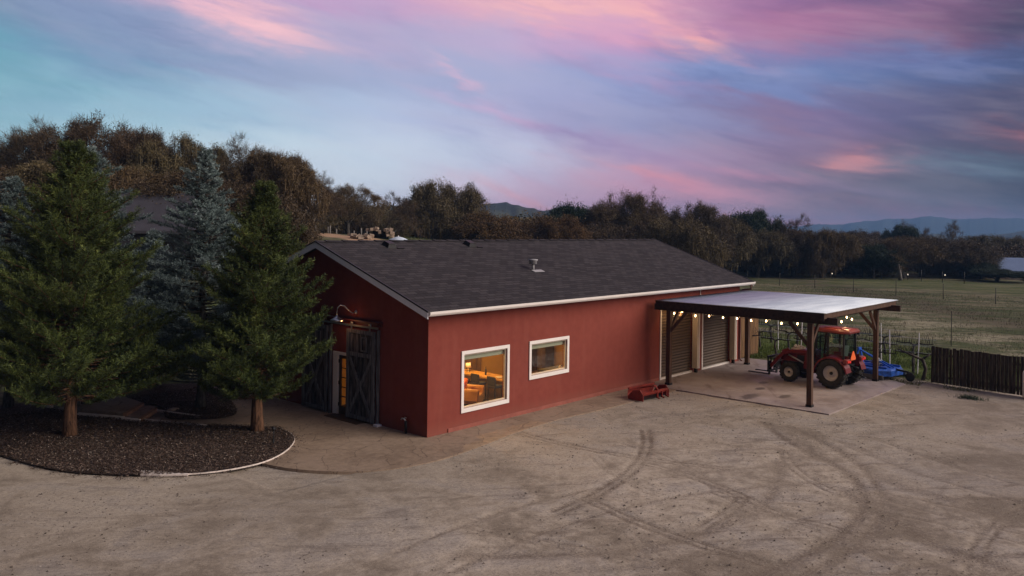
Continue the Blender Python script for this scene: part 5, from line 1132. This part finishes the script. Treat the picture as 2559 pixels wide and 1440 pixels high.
M['hill'] = mat('wooded_hill', lambda g: (lambda n, k: g.mix(g.ss(n, .42, .58), g.mix(k, (.010, .014, .011), (.022, .026, .017)), (.052, .056, .030)))(g.noise(g.pos, .012, 6, .7), g.noise(g.pos, .1, 4, .7)), .95)
M['mount'] = mat('mountain', lambda g: g.mix(g.noise(g.pos, .003, 6, .7), (.02, .03, .04), (.05, .06, .065)), .95)
ridge('hills', 760, [(880, 540), (960, 512), (1040, 515), (1100, 512), (1190, 520), (1230, 508), (1265, 506), (1310, 522), (1345, 530), (1400, 521), (1460, 524), (1500, 530), (1600, 545), (1750, 556), (1900, 562)], -14, M['hill'], .012, 2, .25)
ridge('far_hills', 1300, [(1900, 592), (2150, 588), (2350, 586), (2450, 590), (2520, 584), (2560, 577), (2700, 572), (2900, 585)], -20, M['hill'], .004, 4, .2)
ridge('mountains', 2700, [(1700, 575), (1900, 572), (2060, 562), (2110, 560), (2135, 557), (2165, 552), (2190, 553), (2215, 548), (2260, 546), (2290, 544), (2325, 541), (2360, 545), (2400, 548), (2430, 547), (2470, 544), (2520, 546), (2560, 545), (2700, 549), (2900, 556), (3100, 560)], -30, M['mount'], .006, 6, .12)

# far houses
def house(name, label, px, pyb, depth, w_, d_, h_, rf, wallm, roofm, rz, z0=None, lit=None):
    p = pd(px, depth); z = float(hgt(p.x, p.y)) if z0 is None else z0; t = thing(name, label, 'house', (p.x, p.y, z), rz)
    m = MB(); m.box((0, 0, h_/2), (w_, d_, h_)); m.prism([(-d_/2, h_), (d_/2, h_), (0, h_+rf-.1)], -w_/2, w_/2, 'x'); m.build('wall', wallm, t)
    m = MB()
    for s in (-1, 1): m.add([(-w_/2-.4, s*(d_/2+.5), h_-.25), (w_/2+.4, s*(d_/2+.5), h_-.25), (w_/2+.4, 0, h_+rf), (-w_/2-.4, 0, h_+rf), (-w_/2-.4, s*(d_/2+.5), h_-.1), (w_/2+.4, s*(d_/2+.5), h_-.1), (w_/2+.4, 0, h_+rf+.15), (-w_/2-.4, 0, h_+rf+.15)], [(0, 1, 2, 3), (4, 5, 6, 7), (0, 1, 5, 4), (1, 2, 6, 5), (3, 0, 4, 7)])
    m.build('roof', roofm, t)
    for s in (-.28, .28): m = MB(); m.b2((w_*s-.6, -d_/2-.03, h_*.35), (w_*s+.6, -d_/2-.001, h_*.75)); m.build('window', M['black'], t)
    return t
house('farmhouse', 'low house with a blue metal roof at the edge of the right field', 2552, 695, 121, 12, 9, 1.35, 1.5, M['paleh'], M['blueroof'], R(-62), .0)
house('grey_house', 'grey roofed house half hidden between the left conifers', 352, 700, 47, 6, 6, 1.7, 1.9, M['houseroof'], M['houseroof'], R(-35))
for i, (px, py, dd, lb) in enumerate([(1215, 524, 690, 'tiny pale house on the slope of the left distant hill'), (1335, 529, 700, 'tiny pale house beside dark trees in the dip between two distant hills'), (1385, 532, 705, 'tiny pale house just left of the small dark green tree'), (1472, 541, 700, 'tiny pale house just right of the small dark green tree')]):
    p = pd(px, dd); z = zpix(px, py+4, dd); house('hill_house', lb, px, py, dd, 9, 6, 2.2, 1.2, M['paleh'], M['houseroof'], R(-50+20*i), z-1)
# ruin, canopy and posts behind the ridge
p = pd(950, 66); z0 = float(hgt(p.x, p.y))-.1; t = thing('stone_oven', 'rough pale stone fireplace beyond the barn ridge', 'fireplace', (p.x, p.y, z0), YAW-math.pi/2)
r = random.Random(4); m = MB()
for k in range(46):
    x, z = r.uniform(-1.0, 1.0), r.uniform(-.3, .95)
    if abs(x) < .55 and z < .55: continue
    m.box((x, r.uniform(-.2, .2), z), (r.uniform(.2, .42), .6, r.uniform(.15, .3)), (r.uniform(-.2, .2), r.uniform(-.3, .3), r.uniform(-.3, .3)))
m.build('stonework', M['rock'], t); m = MB(); m.box((0, .35, .2), (1.3, .1, 1.0)); m.build('hearth', M['black'], t)
m = MB(); r = random.Random(9)
for k in range(18): m.box((p.x-1.8+r.uniform(-.8, .7), p.y+r.uniform(-.5, .8), z0+r.uniform(0, .35)), (r.uniform(.2, .5), .4, r.uniform(.15, .3)), (r.random(), r.random(), r.random()))
tag(m.build('rubble_heap', M['rock']), 'heap of pale stones beside the stone fireplace beyond the ridge', 'stones')
p = pd(996, 55); z0 = zpix(996, 602, 55); t = thing('shade_canopy', 'pale blue and white round canopy peeking over the barn ridge', 'canopy', (p.x, p.y, z0)); m = MB(); m.lathe([(.78, -.06), (.6, .10), (.3, .22), (.0, .30)], 12); m.build('fabric', M['canvas'], t); m = MB(); m.tube([(0, 0, -2.95), (0, 0, .36)], .03, 6); m.build('pole', M['white'], t)
pos_ = [(763, 575, 12), (787, 575, 20), (820, 580, 18), (825, 580, 21), (841, 582, 14), (885, 583, 12), (903, 587, 20), (917, 575, 14)]
p0 = None
for i, (px, py, hp) in enumerate(pos_):
    dd = 76; p = pd(px, dd); z = float(hgt(p.x, p.y))-.05
    if p0 is None: m = MB(); m.tube([(0, 0, -.8), (0, 0, 1)], .065, 6); o = p0 = m.build('fence_post', M['palebark'])
    else: o = p0.copy(); COL.objects.link(o)
    o.location = (p.x, p.y, z); o.scale = (1, 1, hp/FPX*dd); tag(o, 'pale wooden post in the row beside the dirt track beyond the ridge', 'post', 'pale posts beside the dirt track')
for i, (px, py, lb) in enumerate([(2081, 691, 'small glowing yard light nearest the barn at the far field edge'), (2270, 693, 'small glowing yard light by the pale dead trunk'), (2363, 693, 'small glowing yard light left of the blue roofed house')]):
    dd = 113; p = pd(px, dd); t = thing('yard_light', lb, 'light', (p.x, p.y, 0), 0, 'yard lights at the far field edge'); m = MB(); m.tube([(0, 0, 0), (0, 0, .7)], .03, 5); m.build('pole', M['black'], t); m = MB(); m.lathe([(0, .62), (.08, .70), (.08, .78), (0, .84)], 8); m.build('globe', M['yard'], t)

# ------------------------------------------------------------------ field fences and vines
def wires(m, a, b, zs, ra=.004): 
    for z in zs: m.tube([(a[0], a[1], z), ((a[0]+b[0])/2, (a[1]+b[1])/2, z-.03), (b[0], b[1], z)], ra, 3, False)
pp = None
def post_row(pts, h, label, group, rad=.035, wz=(.4, .8, 1.1)):
    global pp
    for x, y in pts:
        if pp is None: m = MB(); m.tube([(0, 0, -.2), (0, 0, 1)], .035, 6); m.tube([(0, 0, .98), (0, 0, 1.01)], .045, 6); o = pp = m.build('field_post', M['black'])
        else: o = pp.copy(); COL.objects.link(o)
        o.location = (x, y, 0); o.scale = (rad/.035, rad/.035, h); tag(o, label, 'post', group)
    m = MB()
    for a, b in zip(pts[:-1], pts[1:]): wires(m, a, b, [z for z in wz if z < h], .007)
    tag(m.build('fence_wire', M['black']), 'thin wires strung along the '+group, 'wire')
def lerp2(a, b, n): return [(a[0]+(b[0]-a[0])*i/n, a[1]+(b[1]-a[1])*i/n) for i in range(n+1)]
post_row(lerp2((82, 37), (62, -26), 13), 1.5, 'thin dark post in the wire fence crossing the middle of the right field', 'posts of the middle field fence', .032)
post_row(lerp2((104, 32), (101, 8), 9), 1.5, 'thin dark post in the far wire fence below the tree line', 'posts of the far field fence', .04)
post_row([(35.3, -6.3), (33.9, -12.3), (33, -18)], 2.0, 'thin metal post standing in the near field beyond the dark fence', 'posts of the near field fence', .022)
vine0 = None; r = random.Random(12)
rows_v = [(23.4, [2.2, .6, -1.0, -2.6, -4.3, -6.0, -7.6], 'gnarled grapevine in the nearest row just behind the carport'), (26.2, [2.8, 1.2, -.4, -2.0, -3.6, -5.2, -6.8], 'gnarled grapevine in the second row behind the carport'), (29.0, [3.4, 1.8, .2, -1.4, -3.0, -4.6], 'gnarled grapevine in the third row behind the carport')]
for x, ys_, lb in rows_v:
    for y in ys_:
        if vine0 is None:
            t = vine0 = thing('grapevine', lb, 'vine', (x, y, 0), 0, 'grapevines behind the carport'); m = MB()
            m.tube([(0, 0, -.1), (.04, .02, .35), (-.03, .05, .7), (.02, 0, 1.0)], [.075, .06, .055, .05], 7)
            m.build('trunk', M['oakbark'], t)
            for s in (-1, 1):
                m = MB(); m.tube([(.02, 0, .95), (.0, s*.2, 1.05), (.03, s*.5, 1.02), (-.02, s*.85, 1.07)], [.045, .038, .03, .02], 6)
                for k in range(7): yy_ = s*(.12+.11*k); m.tube([(0, yy_, 1.03), (r.uniform(-.05, .05), yy_+r.uniform(-.05, .05), 1.18), (r.uniform(-.12, .12), yy_+r.uniform(-.1, .1), 1.30+r.uniform(-.05, .25))], [.018, .013, .006], 4)
                m.build('arm', M['vineleaf'], t)
        else: t = copy_tree(vine0); t.location = (x+r.uniform(-.08, .08), y, 0); t.rotation_euler = (r.uniform(-.08, .08), r.uniform(-.1, .1), r.uniform(-.15, .15)); t['label'] = lb
        t.scale = (1, 1, r.uniform(.88, 1.05))
    m = MB(); wires(m, (x, ys_[0]+1), (x, ys_[-1]-1), (1.05, 1.35), .006); tag(m.build('vine_wire', M['galv']), 'training wires above the '+lb.split(' in ')[1].split(' just')[0].replace(' behind the carport', ''), 'wire')
for i, (x, y) in enumerate([(23.4, -6.3), (23.4, -7.5), (26.2, .4), (23.4, -2), (26.3, -5)]):
    m = MB(); m.beam((0, 0, -.1), (.0, -.06 if i % 2 else .04, 1.95), .035, .035); o = m.build('vine_stake', M['fascia']); o.location = (x, y-.25, 0); tag(o, 'thin pale metal stake among the grapevines', 'stake', 'stakes among the grapevines')
m = MB(); m.tube([(0, 0, -.1), (.12, -.1, .5), (.1, .05, .95)], [.09, .075, .08], 8); m.tube([(.1, .05, .9), (-.1, .5, 1.1), (-.15, 1.0, 1.3)], [.07, .05, .03], 6); m.tube([(.1, .05, .9), (.2, -.25, 1.15)], [.06, .03], 6)
o = m.build('old_vine', M['vineleaf']); o.location = at(2305, 950); tag(o, 'thick old vine stump against the left end of the dark fence', 'vine')
# grass
def blades(name, n, xr, yr, hmin, hmax, mt, label, seed, keep=None, wd=.02):
    r = np.random.RandomState(seed); x = xr[0]+(xr[1]-xr[0])*r.rand(n)**1.4; y = r.uniform(yr[0], yr[1], n)
    d_ = vnoise(x, y, .5, seed)*.5+vnoise(x, y, 1.7, seed+1)*.5; k = d_ > .38
    if keep is not None: k &= keep(x, y)
    x, y, d_ = x[k], y[k], d_[k]; n = len(x); z = hgt(x, y)-.03; D = r.normal(size=(n, 3))*.35; D[:, 2] = 1; N = r.normal(size=(n, 3)); N[:, 2] = 0; L = r.uniform(hmin, hmax, n)*(.6+d_*.8)
    V, F = cards(np.stack([x, y, z], 1), D, N, L, r.uniform(.6, 1.6, n)*wd, .1); return tag(npmesh(name, V, F, mt), label, 'grass', kind='stuff')
blades('vineyard_grass', 60000, (22.3, 33), (-13, 12), .07, .22, M['grassG'], 'green grass growing between the grapevine rows', 3, lambda x, y: (x > 22.4) & ~((y > -14) & (y < -8.6) & (x < 22.3)), .03)
blades('meadow_grass', 110000, (27, 80), (-30, 34), .05, .17, M['grassD'], 'dry pale grass covering the right field', 4, None, .03)
blades('verge_weeds', 5000, (20.7, 23), (-12, -5.6), .03, .10, M['grassD'], 'sparse low weeds along the verge by the mower and dark fence', 7, lambda x, y: vnoise(x, y, .9, 15) > .55, .02)
r = np.random.RandomState(5); n = 420; P = at(2425, 995); V, F = cards(np.stack([P.x+r.normal(size=n)*.16, P.y+r.normal(size=n)*.24, np.full(n, -.03)], 1), np.stack([r.normal(size=n)*.7, r.normal(size=n)*.7, np.ones(n)], 1), r.normal(size=(n, 3)), r.uniform(.08, .2, n), np.full(n, .025), .1); tag(npmesh('weed_clump', V, F, M['evergreen']), 'small green weed clump growing in the dirt near the dark fence', 'weed')
# ------------------------------------------------------------------ haze
hz = bpy.data.materials.new('haze_air'); hz.use_nodes = True; nt = hz.node_tree; nt.nodes.clear(); pv = nt.nodes.new('ShaderNodeVolumePrincipled'); ho = nt.nodes.new('ShaderNodeOutputMaterial'); nt.links.new(pv.outputs[0], ho.inputs['Volume'])
pv.inputs['Color'].default_value = (.26, .52, .98, 1); pv.inputs['Density'].default_value = .00030
m = MB(); m.b2((-3600, -3600, -32), (3600, 3600, 66)); o = m.build('haze', hz); tag(o, kind='stuff')
